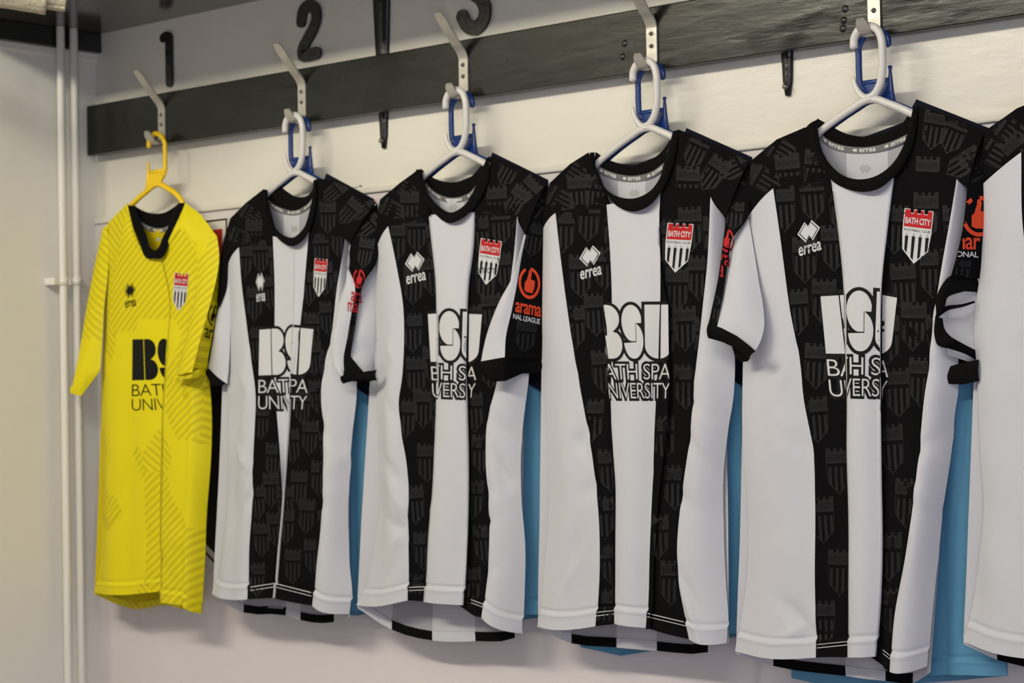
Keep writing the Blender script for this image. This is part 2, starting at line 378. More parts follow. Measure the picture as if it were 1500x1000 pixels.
# ------------------------------------------------------------------ hangers
def hanger(k, kind, y, dx=0.0, dz=0.0, label='', group=None):
    """plastic hanger, local X right, Z up from the hook's bearing point"""
    x0 = HX[k]+dx; z0 = ZH+dz; mir = -1 if kind == 'blue' else 1
    m = {'white': M['hwhite'], 'blue': M['hblue'], 'yellow': M['hyell']}[kind]
    o = thing('coat_hanger', label, 'hanger', (x0, y, z0), group)
    W = lambda pts: [(x0+mir*a, y, z0+b) for a, b in pts]
    r = 0.0060 if kind == 'white' else 0.0050
    if kind == 'white':
        hook = [(-0.025, -0.020), (-0.0245, -0.008), (-0.018, 0.003), (-0.006, 0.008), (0.005, 0.007), (0.015, 0.0), (0.020, -0.012), (0.0215, -0.035), (0.020, -0.062), (0.015, -0.080), (0.003, -0.0925), (-0.009, -0.0935), (-0.019, -0.084), (-0.025, -0.072), (-0.027, -0.062)]
        rr = list(np.interp(np.linspace(0, 1, 60), [0, .72, .84, 1], [r, r, r*0.9, r*0.42]))
    else:
        hook = [(-0.024, -0.017), (-0.0238, -0.008), (-0.017, 0.002), (-0.006, 0.007), (0.005, 0.006), (0.017, -0.002), (0.0235, -0.012), (0.0245, -0.03), (0.0245, -0.052), (0.0235, -0.066), (0.018, -0.076)]
        rr = [r]*60
    h = spline(hook, 60)
    v, f = tube_v(W(h), rr, 14, 0.85); obj('hook', v, f, m, o)
    top = -0.0975 if kind == 'white' else -0.092
    arm = [(-0.158, top-0.098), (-0.150, top-0.082), (-0.10, top-0.046), (-0.028, top-0.008), (-0.008, top), (0.008, top), (0.028, top-0.008), (0.10, top-0.046), (0.150, top-0.082), (0.158, top-0.098)]
    if kind == 'yellow': arm = [(-0.112, top-0.064), (-0.10, top-0.050), (-0.028, top-0.008), (-0.008, top), (0.008, top), (0.028, top-0.008), (0.070, top-0.034), (0.085, top-0.060)]
    a = spline(arm, 60); v, f = tube_v(W(a), r*(0.95 if kind == 'white' else 1.1), 14, 0.85); obj('arms', v, f, m, o)
    if kind == 'white':
        v, f = tube_v(W([(-0.001, -0.0935), (0.0, top), (0.0, top-0.001)]), r*1.1, 12); obj('neck', v, f, m, o)
    else:
        pl = [(-0.026, -0.060), (-0.020, -0.066), (0.0245, -0.066), (0.021, -0.078), (0.010, -0.089), (0.018, -0.0985), (0.0, -0.0955), (-0.012, -0.0975), (-0.026, -0.104), (-0.030, -0.104), (-0.027, -0.088)]
        V = [(x0+mir*a, y-0.0022, z0+b) for a, b in pl]+[(x0+mir*a, y+0.0022, z0+b) for a, b in pl]; n = len(pl)
        Fc = [tuple(range(n)), tuple(range(2*n-1, n-1, -1))]+[(i, i+n, (i+1) % n+n, (i+1) % n) for i in range(n)]
        obj('web', V, Fc, m, o, smooth=False)
        v, f = tube_v(W([(0.022, -0.066), (-0.022, -0.066)]), r*0.8, 10); obj('cross_bar', v, f, m, o)
        v, f = tube_v(W([(-0.029, -0.10), (-0.0275, -0.08), (-0.0265, -0.06), (-0.0265, -0.052), (-0.0265, -0.047)]), [0.0055, 0.004, 0.003, 0.0022, 0.0036], 10); obj('spike', v, f, m, o)
    return o
YW, YB = -0.027, -0.012
hanger(0, 'yellow', -0.027, 0.014, -0.028, 'yellow plastic hanger carrying the yellow shirt')
ORD = ['', 'second', 'third', 'fourth', 'fifth']
for k in range(1, 5):
    hanger(k, 'white', YW, 0.005, -0.034, 'white plastic hanger on the %s hook from the left' % ORD[k], 'white hangers')
    hanger(k, 'blue', YB, 0.003, -0.038, 'dark blue plastic hanger behind the white one on the %s hook' % ORD[k], 'blue hangers')

# ------------------------------------------------------------------ cloth: panels lofted between edge lines of each garment
SEED = [0.0]
CREASES = []
def set_creases(cx, zs, seed, side=0.145, n=7):
    """soft diagonal creases that run in from the side seams of a garment"""
    r = random.Random(seed); CREASES.clear()
    for i in range(n*2):
        sg = -1 if i % 2 else 1; z = zs-r.uniform(0.30, 0.80); x = cx+sg*side*r.uniform(0.75, 1.1); ln = r.uniform(0.05, 0.13)
        a = r.uniform(0.5, 1.25); CREASES.append((x, z, -sg*math.cos(a)*ln, math.sin(a)*ln*r.choice((1, 1, -0.6)), r.uniform(0.006, 0.011), r.uniform(0.0018, 0.0042)*r.choice((1, 1, -1))))
def crease_at(x, z):
    t = 0.0
    for cx, cz, dx, dz, wd, am in CREASES:
        u = ((x-cx)*dx+(z-cz)*dz)/(dx*dx+dz*dz)
        if -0.2 < u < 1.2:
            px, pz = x-cx-u*dx, z-cz-u*dz; d2 = px*px+pz*pz
            if d2 < wd*wd*9: t += am*math.exp(-d2/(wd*wd))*max(0.0, 1-abs(u-0.45)/0.75)
    return t
def fold_noise(x, z, a):
    s = SEED[0]
    return a*(crease_at(x, z) + noise.noise((x*17+s, z*1.7, s))*0.0062 + noise.noise((x*7, z*5+s, 3.1))*0.0024 + noise.noise((x*13+z*6+s, z*8-x*5, 7.7))*0.0020)
def K(poly, y0, y1=None, q=None):
    """edge line of a panel: pixels taken from the photo, y = real distance in front of the rail"""
    return dict(p=poly, y0=y0, y1=y0 if y1 is None else y1)
def edge_line(k, n):
    p = spline(k['p'], n) if len(k['p'][0]) == 2 else spline([(a, b) for a, b, c in k['p']], n)
    if len(k['p'][0]) == 3:
        d = np.r_[0, np.cumsum(np.linalg.norm(np.diff(np.array(k['p'])[:, :2], axis=0), axis=1))]
        ys = np.interp(np.linspace(0, d[-1], n), d, [c for _, _, c in k['p']])
    else: ys = np.linspace(k['y0'], k['y1'], n)
    return np.array([P(a, b, y) for (a, b), y in zip(p, ys)])
def panel(knots, segs, nrow=50, wr=1.0, hem=0.0, bt=None, edge_fade=0.0):
    """knots: edge lines, segs: dict(n columns, b bulge, e ease, m material index). returns verts, faces, material indices"""
    tt = np.linspace(0, 1, nrow+1)
    if hem: tt = np.r_[np.linspace(0, 0.925, nrow-21), np.linspace(0.93, 1, 22)]
    L = []
    for k in knots:
        e = edge_line(k, 241); L.append(np.array([np.interp(tt*240, np.arange(241), e[:, i]) for i in range(3)]).T)
    cols = []; cm = []
    for i, s in enumerate(segs):
        n = s['n']
        for j in range(n + (1 if i == len(segs)-1 else 0)):
            u = j/n; e = s.get('e')
            c = L[i]*(1-u)+L[i+1]*u
            if e == 'o': c[:, 1] = L[i][:, 1]+(L[i+1][:, 1]-L[i][:, 1])*math.sin(PI/2*u)
            elif e == 'i': c[:, 1] = L[i][:, 1]+(L[i+1][:, 1]-L[i][:, 1])*(1-math.cos(PI/2*u))
            g = np.minimum(1, tt*3) if bt is None else np.array([bt(t) for t in tt])
            c[:, 1] -= s.get('b', 0)*math.sin(PI*u)*g
            if s.get('sag'): c[:, 2] -= s['sag']*math.sin(PI*u)*tt**10
            if wr and s.get('w', 1):
                fade = math.sin(PI*u)**0.5 if s.get('w', 1) == 'f' else 1.0
                for r in range(nrow+1):
                    c[r, 1] += fold_noise(c[r, 0], c[r, 2], wr*s.get('wa', 1)*fade*min(1, 0.3+1.2*tt[r]))
            cols.append(c)
        cm += [s.get('m', 0)]*n
    if hem:
        for c in cols:
            zb = c[-1, 2]
            for r in range(nrow+1):
                d = c[r, 2]-zb
                if d < hem: c[r, 1] -= 0.0022*min(1, (hem-d)/0.003) + 0.0012*math.exp(-((d-hem+0.004)/0.003)**2)
                elif d < hem+0.006: c[r, 1] += 0.0016*math.sin(PI*(d-hem)/0.006)
    V = [tuple(p) for c in cols for p in c]; n = nrow+1
    Fc = []; fm = []
    for a in range(len(cols)-1):
        for r in range(nrow):
            Fc.append((a*n+r, a*n+r+1, (a+1)*n+r+1, (a+1)*n+r)); fm.append(cm[a])
    return V, Fc, fm
def bvh_of(*parts):
    V, Fc = join([(p[0], p[1]) for p in parts]); return BVHTree.FromPolygons([Vector(v) for v in V], Fc)

# ------------------------------------------------------------------ flat prints wrapped onto the cloth
def text2d(txt, size=1.0, off=0.0, spacing=1.0, shear=0.0, res=4, bold=0.0):
    cu = bpy.data.curves.new('t', 'FONT'); cu.body = txt; cu.size = size; cu.space_character = spacing; cu.shear = shear
    cu.offset = off; cu.resolution_u = res; cu.align_x = 'LEFT'
    o = bpy.data.objects.new('t', cu); me = o.to_mesh()
    V = [(v.co.x, v.co.y) for v in me.vertices]; Fc = [tuple(p.vertices) for p in me.polygons]
    o.to_mesh_clear(); bpy.data.objects.remove(o); bpy.data.curves.remove(cu)
    return V, Fc
def shape2d(polys, off=0.0):
    """polygon outlines (holes allowed) -> filled 2D mesh, grown by off"""
    cu = bpy.data.curves.new('s', 'CURVE'); cu.dimensions = '2D'; cu.fill_mode = 'BOTH'; cu.offset = off
    for pl in polys:
        sp = cu.splines.new('POLY'); sp.points.add(len(pl)-1); sp.use_cyclic_u = True
        for i, p in enumerate(pl): sp.points[i].co = (p[0], p[1], 0, 1)
    o = bpy.data.objects.new('s', cu); me = o.to_mesh()
    V = [(v.co.x, v.co.y) for v in me.vertices]; Fc = [tuple(p.vertices) for p in me.polygons]
    o.to_mesh_clear(); bpy.data.objects.remove(o); bpy.data.curves.remove(cu)
    return V, Fc
def fit(m, x0, x1, y0, y1):
    V, Fc = m; a = np.array(V); lo = a.min(0); hi = a.max(0)
    return [(x0+(p[0]-lo[0])/(hi[0]-lo[0])*(x1-x0), y0+(p[1]-lo[1])/(hi[1]-lo[1])*(y1-y0)) for p in V], Fc
def mv(m, dx, dy, s=1.0, sy=None):
    return [(p[0]*s+dx, p[1]*(s if sy is None else sy)+dy) for p in m[0]], m[1]
def cut(m, step, x0=None, x1=None):
    """slice a 2D mesh so that it can follow folds; optionally clip it to x0..x1"""
    bm = bmesh.new(); vv = [bm.verts.new((p[0], p[1], 0)) for p in m[0]]
    for f in m[1]:
        try: bm.faces.new([vv[i] for i in f])
        except ValueError: pass
    def bis(co, no, inner=False, outer=False):
        bmesh.ops.bisect_plane(bm, geom=bm.verts[:]+bm.edges[:]+bm.faces[:], plane_co=co, plane_no=no, clear_inner=inner, clear_outer=outer, dist=1e-7)
    if x0 is not None: bis((x0, 0, 0), (1, 0, 0), inner=True)
    if x1 is not None: bis((x1, 0, 0), (1, 0, 0), outer=True)
    if bm.verts:
        xs = [v.co.x for v in bm.verts]; ys = [v.co.y for v in bm.verts]
        for k in range(int(math.floor(min(xs)/step))+1, int(math.ceil(max(xs)/step))): bis((k*step, 0, 0), (1, 0, 0))
        for k in range(int(math.floor(min(ys)/step))+1, int(math.ceil(max(ys)/step))): bis((0, k*step, 0), (0, 1, 0))
    bm.verts.index_update()
    out = [(v.co.x, v.co.y) for v in bm.verts], [tuple(v.index for v in f.verts) for f in bm.faces]; bm.free()
    return out
def wrap(m, fn, bvh, lift):
    """2D mesh -> on the cloth: fn gives the spot, the cloth surface gives the depth"""
    V, Fc = m; out = []; ok = []
    for p in V:
        a, b = fn(p); d = Vector(ray(a, b)); h = bvh.ray_cast(Vector(CAM), d)
        if h[0] is None: out.append((0, 0, 0)); ok.append(False)
        else: out.append(tuple(h[0]-d*lift)); ok.append(True)
    F2 = [f for f in Fc if all(ok[i] for i in f)]
    used = sorted({i for f in F2 for i in f}); mp = {u: i for i, u in enumerate(used)}
    V2 = [out[u] for u in used]; F3 = []
    for f in F2:
        ys = [out[i][1] for i in f]
        if max(ys)-min(ys) > 0.012: continue
        F3.append(tuple(mp[i] for i in f))
    return V2, F3
def affine(cx, cy, ux, uy, vx, vy):
    return lambda p: (cx+p[0]*ux+p[1]*vx, cy+p[0]*uy+p[1]*vy)
def put(name, layers, parent, step=0.12):
    """layers: list of (2D mesh, fn, bvh, lift, material)"""
    parts = []; mats = []; fm = []
    for m2, fn, bvh, lift, mt in layers:
        v, f = wrap(m2, fn, bvh, lift)
        if not f: continue
        if mt not in mats: mats.append(mt)
        parts.append((v, f)); fm += [mats.index(mt)]*len(f)
    if not parts: return None
    v, f = join(parts); return obj(name, v, f, mats, parent, fm, smooth=False)

# the three big sponsor letters, unit block: x 0..1, y 0..1 (top = 1)
def arc(cx, cy, rx, ry, a0, a1, n=16):
    return [(cx+rx*math.cos(math.radians(a0+(a1-a0)*i/n)), cy+ry*math.sin(math.radians(a0+(a1-a0)*i/n))) for i in range(n+1)]
BIG = [
    [(0.0, 1.0), (0.178, 1.0), (0.178, 0.0), (0.0, 0.0)],
    [(0.192, 1.0), (0.25, 1.0)] + arc(0.25, 0.755, 0.125, 0.245, 90, -58, 14) + [(0.285, 0.50)] + arc(0.25, 0.265, 0.135, 0.265, 52, -90, 14) + [(0.192, 0.0)],
    arc(0.515, 0.66, 0.115, 0.34, 18, 90, 6) + arc(0.515, 0.66, 0.115, 0.34, 90, 262, 16)[1:] + [(0.555, 0.325), (0.555, 0.66), (0.622, 0.66)],
    [(0.562, 0.66)] + arc(0.53, 0.33, 0.115, 0.33, 55, -90, 14) + arc(0.515, 0.31, 0.105, 0.31, 270, 184, 10) + [(0.562, 0.305)],
    [(0.665, 1.0), (0.832, 1.0), (0.832, 0.0)] + arc(0.83, 0.24, 0.165, 0.24, 262, 180, 10),
    [(0.846, 1.0), (1.0, 1.0), (1.0, 0.24)] + arc(0.85, 0.24, 0.15, 0.24, 0, -86, 10),
]
T_ROW1 = fit(text2d('BATH SPA', 1, -0.011, 0.92), 0.0, 1.0, 0, 1)
T_ROW2 = fit(text2d('UNIVERSITY', 1, -0.011, 0.92), 0.0, 1.0, 0, 1)
T_ROW1_B = fit(text2d('BATH SPA', 1, 0.085, 0.92), -0.028, 1.028, -0.17, 1.17)
T_ROW2_B = fit(text2d('UNIVERSITY', 1, 0.085, 0.92), -0.028, 1.028, -0.17, 1.17)
def sponsor_layers(dark):
    """(mesh in x 0..1, y 0..1; 1 = top) for the whole block; rows: letters .42-1, words .21-.385, 0-.185"""
    L = []
    for pl in BIG:
        L.append((mv(shape2d([pl]), 0, 0.435, 1, 0.565), 'f'))
        if not dark: L.append((mv(shape2d([[(x, y*0.565) for x, y in pl]], 0.034), 0, 0.435), 'o'))
    L.append((mv(T_ROW1, 0.0, 0.215, 1.0, 0.165), 'f')); L.append((mv(T_ROW2, 0.0, 0.015, 1.0, 0.165), 'f'))
    if not dark:
        L.append((mv(T_ROW1_B, 0.0, 0.215, 1.0, 0.165), 'o')); L.append((mv(T_ROW2_B, 0.0, 0.015, 1.0, 0.165), 'o'))
    return L
def sponsor(parent, bvh, pieces, dark=False):
    """pieces: (s0, s1, px corners TL, TR, BL, BR) for each run of print the folds leave in view"""
    lay = []
    LS = sponsor_layers(dark)
    for (t0, t1, b0, b1, TL, TR, BL, BR) in pieces:
        for m2, kind in LS:
            n0, n1 = min(t0, b0), max(t1, b1)
            # the visible run shifts from (t0..t1) at the top to (b0..b1) at the bottom: shear the block, then clip
            def sh(p):
                w = 1-p[1]; a = t0+(b0-t0)*w; b = t1+(b1-t1)*w
                return ((p[0]-a)/(b-a), p[1])
            mm = cut(m2, 0.045)
            mm = ([sh(p) for p in mm[0]], mm[1])
            mm = cut(mm, 0.1, 0.0, 1.0)
            if not mm[1]: continue
            def fn(p, TL=TL, TR=TR, BL=BL, BR=BR):
                u = p[0]; w = 1-p[1]
                return (TL[0]*(1-u)*(1-w)+TR[0]*u*(1-w)+BL[0]*(1-u)*w+BR[0]*u*w, TL[1]*(1-u)*(1-w)+TR[1]*u*(1-w)+BL[1]*(1-u)*w+BR[1]*u*w)
            mt = M['ink_k'] if (dark or kind == 'o') else M['ink_w']
            lay.append((mm, fn, bvh, 0.0012 if kind == 'f' else 0.0007, mt))
    o = put('sponsor_print', lay, parent)
    return o

# maker's mark (two linked diamonds over the word) and the club crest
DIA = [(-0.50, 0.12), (-0.16, 0.62), (-0.005, 0.37), (0.16, 0.62), (0.50, 0.12), (0.16, -0.40), (0.005, -0.12), (-0.16, -0.40)]
def grow(pl, k): return [(x*k[0]+k[2], y*k[1]+k[3]) for x, y in pl]
MARK_W = text2d('errea', 1, 0.014, 1.0, res=3)
def maker(parent, bvh, c, u, v, dark=False):
    """c centre px; u px vector for the mark's width, v px vector for its height (down)"""
    fn = lambda p: (c[0]+p[0]*u[0]-p[1]*v[0], c[1]+p[0]*u[1]-p[1]*v[1])
    a, b = (M['ink_k'], M['yellow']) if dark else (M['ink_w'], M['ink_k'])
    S = lambda pl, off=0.0: cut(mv(shape2d([pl], off), 0.0, 0.10), 0.2)
    lay = [(S(DIA), fn, bvh, 0.0008, a), (S(grow(DIA, (0.86, 0.86, 0, 0.014))), fn, bvh, 0.0012, b), (S(grow(DIA, (0.76, 0.77, 0, 0.025))), fn, bvh, 0.0016, a)]
    lay.append((cut(fit(MARK_W, -0.5, 0.5, -0.90, -0.44), 0.2), fn, bvh, 0.0008, a))
    return put('maker_logo', lay, parent)
CREST = [(-0.47, 0.5)]
def crest_outline():
    p = [(-0.5, 0.5)]
    for i, x in enumerate((-0.36, -0.24, -0.12, 0.0, 0.12, 0.24, 0.36)):
        pass
    merl = [(-0.5, -0.3), (-0.17, -0.06), (0.08, 0.19), (0.33, 0.5)]
    p = []
    for i, (a, b) in enumerate(merl):
        p += [(a, 0.5), (b, 0.5)]
        if i < 3: p += [(b, 0.43), (merl[i+1][0], 0.43)]
    return p + [(0.5, 0.1), (0.44, -0.25), (0.0, -0.5), (-0.44, -0.25), (-0.5, 0.1)]
CO = crest_outline()
T_BC = text2d('BATH CITY', 1, 0.02, 0.95, res=3); T_FC = text2d('FOOTBALL CLUB', 1, 0.01, 1.1, res=2)
def crest_red():
    top = [p for p in CO if p[1] >= 0.43]
    return [(x*0.93, 0.5*0+y-0.012) for x, y in top] + [(0.47, 0.17), (-0.47, 0.17)]
def crest(parent, bvh, c, u, v, full=True):
    fn = lambda p: (c[0]+p[0]*u[0]-p[1]*v[0], c[1]+p[0]*u[1]-p[1]*v[1])
    W_, K_, R_ = M['ink_w'], M['ink_k'], M['ink_r']
    lay = [(cut(shape2d([CO]), 0.1), fn, bvh, 0.0007, W_), (cut(shape2d([crest_red()]), 0.1), fn, bvh, 0.0011, R_)]
    lay.append((cut(fit(T_BC, -0.43, 0.43, 0.225, 0.345), 0.1), fn, bvh, 0.0015, W_))
    lay.append((cut(fit(T_FC, -0.45, 0.45, 0.09, 0.135), 0.1), fn, bvh, 0.0011, K_))
    for i in range(4):
        x = -0.395+i*0.235; w2 = 0.115
        bot = lambda xx: -0.5+0.035+abs(xx)*0.55
        lay.append((cut(shape2d([[(x, 0.0), (x+w2, 0.0), (x+w2*0.96, bot(x+w2*0.96)), (x+0.02, bot(x+0.02))]]), 0.1), fn, bvh, 0.0011, K_))
        lay.append((cut(shape2d([[(x+0.04, 0.06), (x+w2-0.04, 0.06), (x+w2-0.015, 0.0), (x+0.015, 0.0)]]), 0.1), fn, bvh, 0.0011, M['grey_in']))
    return put('club_crest', lay, parent)

# tonal crests woven through the black cloth
def ghost_shape():
    bars = []
    for i in range(4):
        x = -0.40+i*0.235; bars.append([(x, 0.08), (x+0.115, 0.08), (x+0.115, -0.5+abs(x+0.06)*0.5), (x, -0.5+abs(x)*0.5)])
    top = [(x, y) for x, y in CO if y >= 0.43] + [(0.5, 0.16), (-0.5, 0.16)]
    edge = [(-0.5, 0.12), (-0.44, -0.27), (0.0, -0.54), (0.44, -0.27), (0.5, 0.12), (0.47, 0.12), (0.41, -0.25), (0.0, -0.50), (-0.41, -0.25), (-0.47, 0.12)]
    return [top]+bars+[edge]
GH = [cut(shape2d([p]), 0.25) for p in ghost_shape()]
GT = cut(fit(T_BC, -0.43, 0.43, 0.22, 0.36), 0.25)
def ghosts(parent, spots, name='tonal_crest_print'):
    """spots: (bvh, px, py, width px, height px, rotation deg)"""
    lay = []
    for bvh, px, py, wd, ht, rot in spots:
        c, s = math.cos(math.radians(rot)), math.sin(math.radians(rot))
        fn = lambda p, px=px, py=py, wd=wd, ht=ht, c=c, s=s: (px+p[0]*wd*c+p[1]*ht*s, py+p[0]*wd*s-p[1]*ht*c)
        for g in GH: lay.append((g, fn, bvh, 0.00045, M['ghost']))
        lay.append((GT, fn, bvh, 0.0008, M['ghost_d']))
    o = put(name, lay, parent)
    if o: o['kind'] = 'stuff'
    return o
def in_quad_cols(knL, knR, py):
    a = np.array(knL)[:, :2]; b = np.array(knR)[:, :2]
    return np.interp(py, a[:, 1], a[:, 0]), np.interp(py, b[:, 1], b[:, 0])
def clip_panel(V, Fc, fm, idx):
    f = [q for q, m in zip(Fc, fm) if m == idx]; return BVHTree.FromPolygons([Vector(v) for v in V], f)

# ------------------------------------------------------------------ garments
YFT, YFB, YS, YBK = -0.057, -0.074, -0.036, -0.0225      # cloth depth: chest, hem, side edges, back
def off(poly, dx, y0, y1, dy, ramp=0.22):
    """an edge line shifted sideways / in depth, the shift growing in from the top"""
    p = spline(poly, 24); n = len(p); out = []
    for i, (a, b) in enumerate(p):
        t = i/(n-1); r = min(1, t/ramp) if ramp else 1
        out.append((a+dx*r, b, y0+(y1-y0)*t+dy*r))
    return K(out, 0)
def front_striped(D):
    e1, e2, e3, e4 = D['e1'], D['e2'], D['e3'], D['e4']; ov = D.get('ov', 7)
    WH, BL = 0, 1
    k = [K(D['L'], YS-0.002, YS-0.010), K(e1, YFT, YFB)]; s = [dict(n=18, m=WH, e='o', b=0.004, sag=0.005, wa=1.5)]
    if D['mode'] == 'centre':            # white centre stripe lies over both black ones
        k += [off(e2, 0, YFT, YFB, 0.005), off(e2, ov, YFT, YFB, 0.006), off(e2, 0, YFT, YFB, -0.001)]
        s += [dict(n=10, m=BL, b=-0.003), dict(n=2, m=BL, w=0), dict(n=3, m=WH, w=0)]
        k += [off(e3, 0, YFT, YFB, -0.001), off(e3, -ov, YFT, YFB, 0.004), off(D.get('e3b', e3), 0, YFT, YFB, 0.006)]
        s += [dict(n=14, m=WH, b=0.009), dict(n=3, m=WH, w=0), dict(n=2, m=BL, w=0)]
    elif D['mode'] == 'middle':          # the shirt folds down its middle, right half over left half
        f = D['fold']
        k += [K(e2, YFT, YFB), off(f, 0, YFT, YFB, 0.009, 0.35), off(f, ov, YFT, YFB, 0.010, 0.35), off(f, 0, YFT, YFB, -0.004, 0.35), K(e3, YFT, YFB)]
        s += [dict(n=10, m=BL, b=0.006), dict(n=8, m=WH, b=-0.002), dict(n=2, m=WH, w=0), dict(n=3, m=WH, w=0), dict(n=8, m=WH, b=0.002)]
    elif D['mode'] == 'sides':           # folds inside the black stripes
        f, g = D['fold'], D['fold2']
        k += [off(f, 0, YFT, YFB, 0.005), off(f, ov, YFT, YFB, 0.006), off(f, 0, YFT, YFB, 0.0), K(e2, YFT, YFB), K(e3, YFT, YFB), off(g, 0, YFT, YFB, 0.0), off(g, -ov, YFT, YFB, 0.004), off(g, 0, YFT, YFB, 0.006)]
        s += [dict(n=8, m=BL, b=-0.003), dict(n=2, m=BL, w=0), dict(n=3, m=BL, w=0), dict(n=3, m=BL, w=0), dict(n=14, m=WH, b=0.009), dict(n=4, m=BL), dict(n=3, m=BL, w=0), dict(n=2, m=BL, w=0)]
    k += [K(e4, YFT, YFB), K(D['R'], YS-0.002, YS-0.010)]
    s += [dict(n=10, m=BL, b=0.004), dict(n=18, m=WH, e='i', b=0.005, sag=0.004, wa=1.5)]
    return panel(k, s, 84, 1.0, hem=0.026)
def pairs(T, B, n, yt, yb, b=0.006, m=0, nrow=14, wr=0.6):
    """loft between an upper and a lower line of equal count (px, py), used for shoulders and cuffs"""
    if isinstance(T[0], tuple) and len(T[0]) == 2: T = [(a, c, yt) for a, c in T]
    if len(B[0]) == 2: B = [(a, c, yb) for a, c in B]
    ks = [dict(p=[(t[0], t[1], t[2]), (q[0], q[1], q[2])], y0=0, y1=0) for t, q in zip(T, B)]
    ks = [dict(p=[k['p'][0], (tuple((np.array(k['p'][0])+np.array(k['p'][1]))/2)), k['p'][1]], y0=0, y1=0) for k in ks]
    V, Fc, fm = panel(ks, [dict(n=n, m=m) for _ in range(len(ks)-1)], nrow, wr, bt=lambda t: 1)
    if b:
        nr = nrow+1
        V = [(v[0], v[1]-b*math.sin(PI*((i % nr)/nrow)), v[2]) for i, v in enumerate(V)]
    return V, Fc, fm
def ring(outer, inner, yo, yi, b=0.005, n=6, nrow=44):
    """ribbed band between two curves; yo, yi = depth at start, middle, end"""
    def mk(c, y):
        p = spline(c, 40); return dict(p=[(a, d, float(np.interp(i/39, [0, .5, 1], y))) for i, (a, d) in enumerate(p)], y0=0, y1=0)
    return panel([mk(outer, yo), mk(inner, yi)], [dict(n=n, b=b)], nrow, 0, bt=lambda t: 1)
def add(name, P3, mats, parent, label=None): return obj(name, P3[0], P3[1], mats, parent, P3[2], label=label)

def collar_set(root, D, m_rib, m_in, tape_words=True):
    c = D['collar']
    cf = add('collar', ring(c['out'], c['in'], [-0.038, -0.070, -0.038], [-0.036, -0.064, -0.036]), [m_rib], root)
    cb = add('back_collar', ring(c['btop'], c['bbot'], [-0.024, -0.019, -0.024], [-0.026, -0.0215, -0.026], 0.001), [m_rib], root)
    h = c.get('tape', 8)
    lower = [(a, b+h) for a, b in c['bbot']]
    tp = ring(c['bbot'], lower, [-0.0263, -0.022, -0.0263], [-0.0265, -0.0228, -0.0265], 0)
    to = add('neck_tape', tp, [M['tape']], root)
    bv = bvh_of(tp); mid = [(a, b+h/2) for a, b in c['bbot']]
    sp = spline(mid, 200); d = np.r_[0, np.cumsum(np.linalg.norm(np.diff(sp, axis=0), axis=1))]
    lay = []; n = 3; W = d[-1]
    for i in range(n):
        s0 = W*(0.06+0.33*i); wl = W*0.17
        tx = cut(fit(MARK_W, 0, 1, -0.5, 0.5), 0.25)
        def fn(p, s0=s0, wl=wl):
            s = s0+W*0.075+p[0]*wl; a = np.interp(s, d, sp[:, 0]); b = np.interp(s, d, sp[:, 1]); return (a, b-p[1]*h*0.56)
        lay.append((tx, fn, bv, 0.0006, M['tape_w']))
        dm = cut(shape2d([DIA]), 0.3)
        def fn2(p, s0=s0):
            s = s0+W*0.03+p[0]*W*0.05; a = np.interp(s, d, sp[:, 0]); b = np.interp(s, d, sp[:, 1]); return (a, b-(p[1]-0.1)*h*0.5)
        lay.append((dm, fn2, bv, 0.0006, M['tape_w']))
    put('tape_lettering', lay, to)

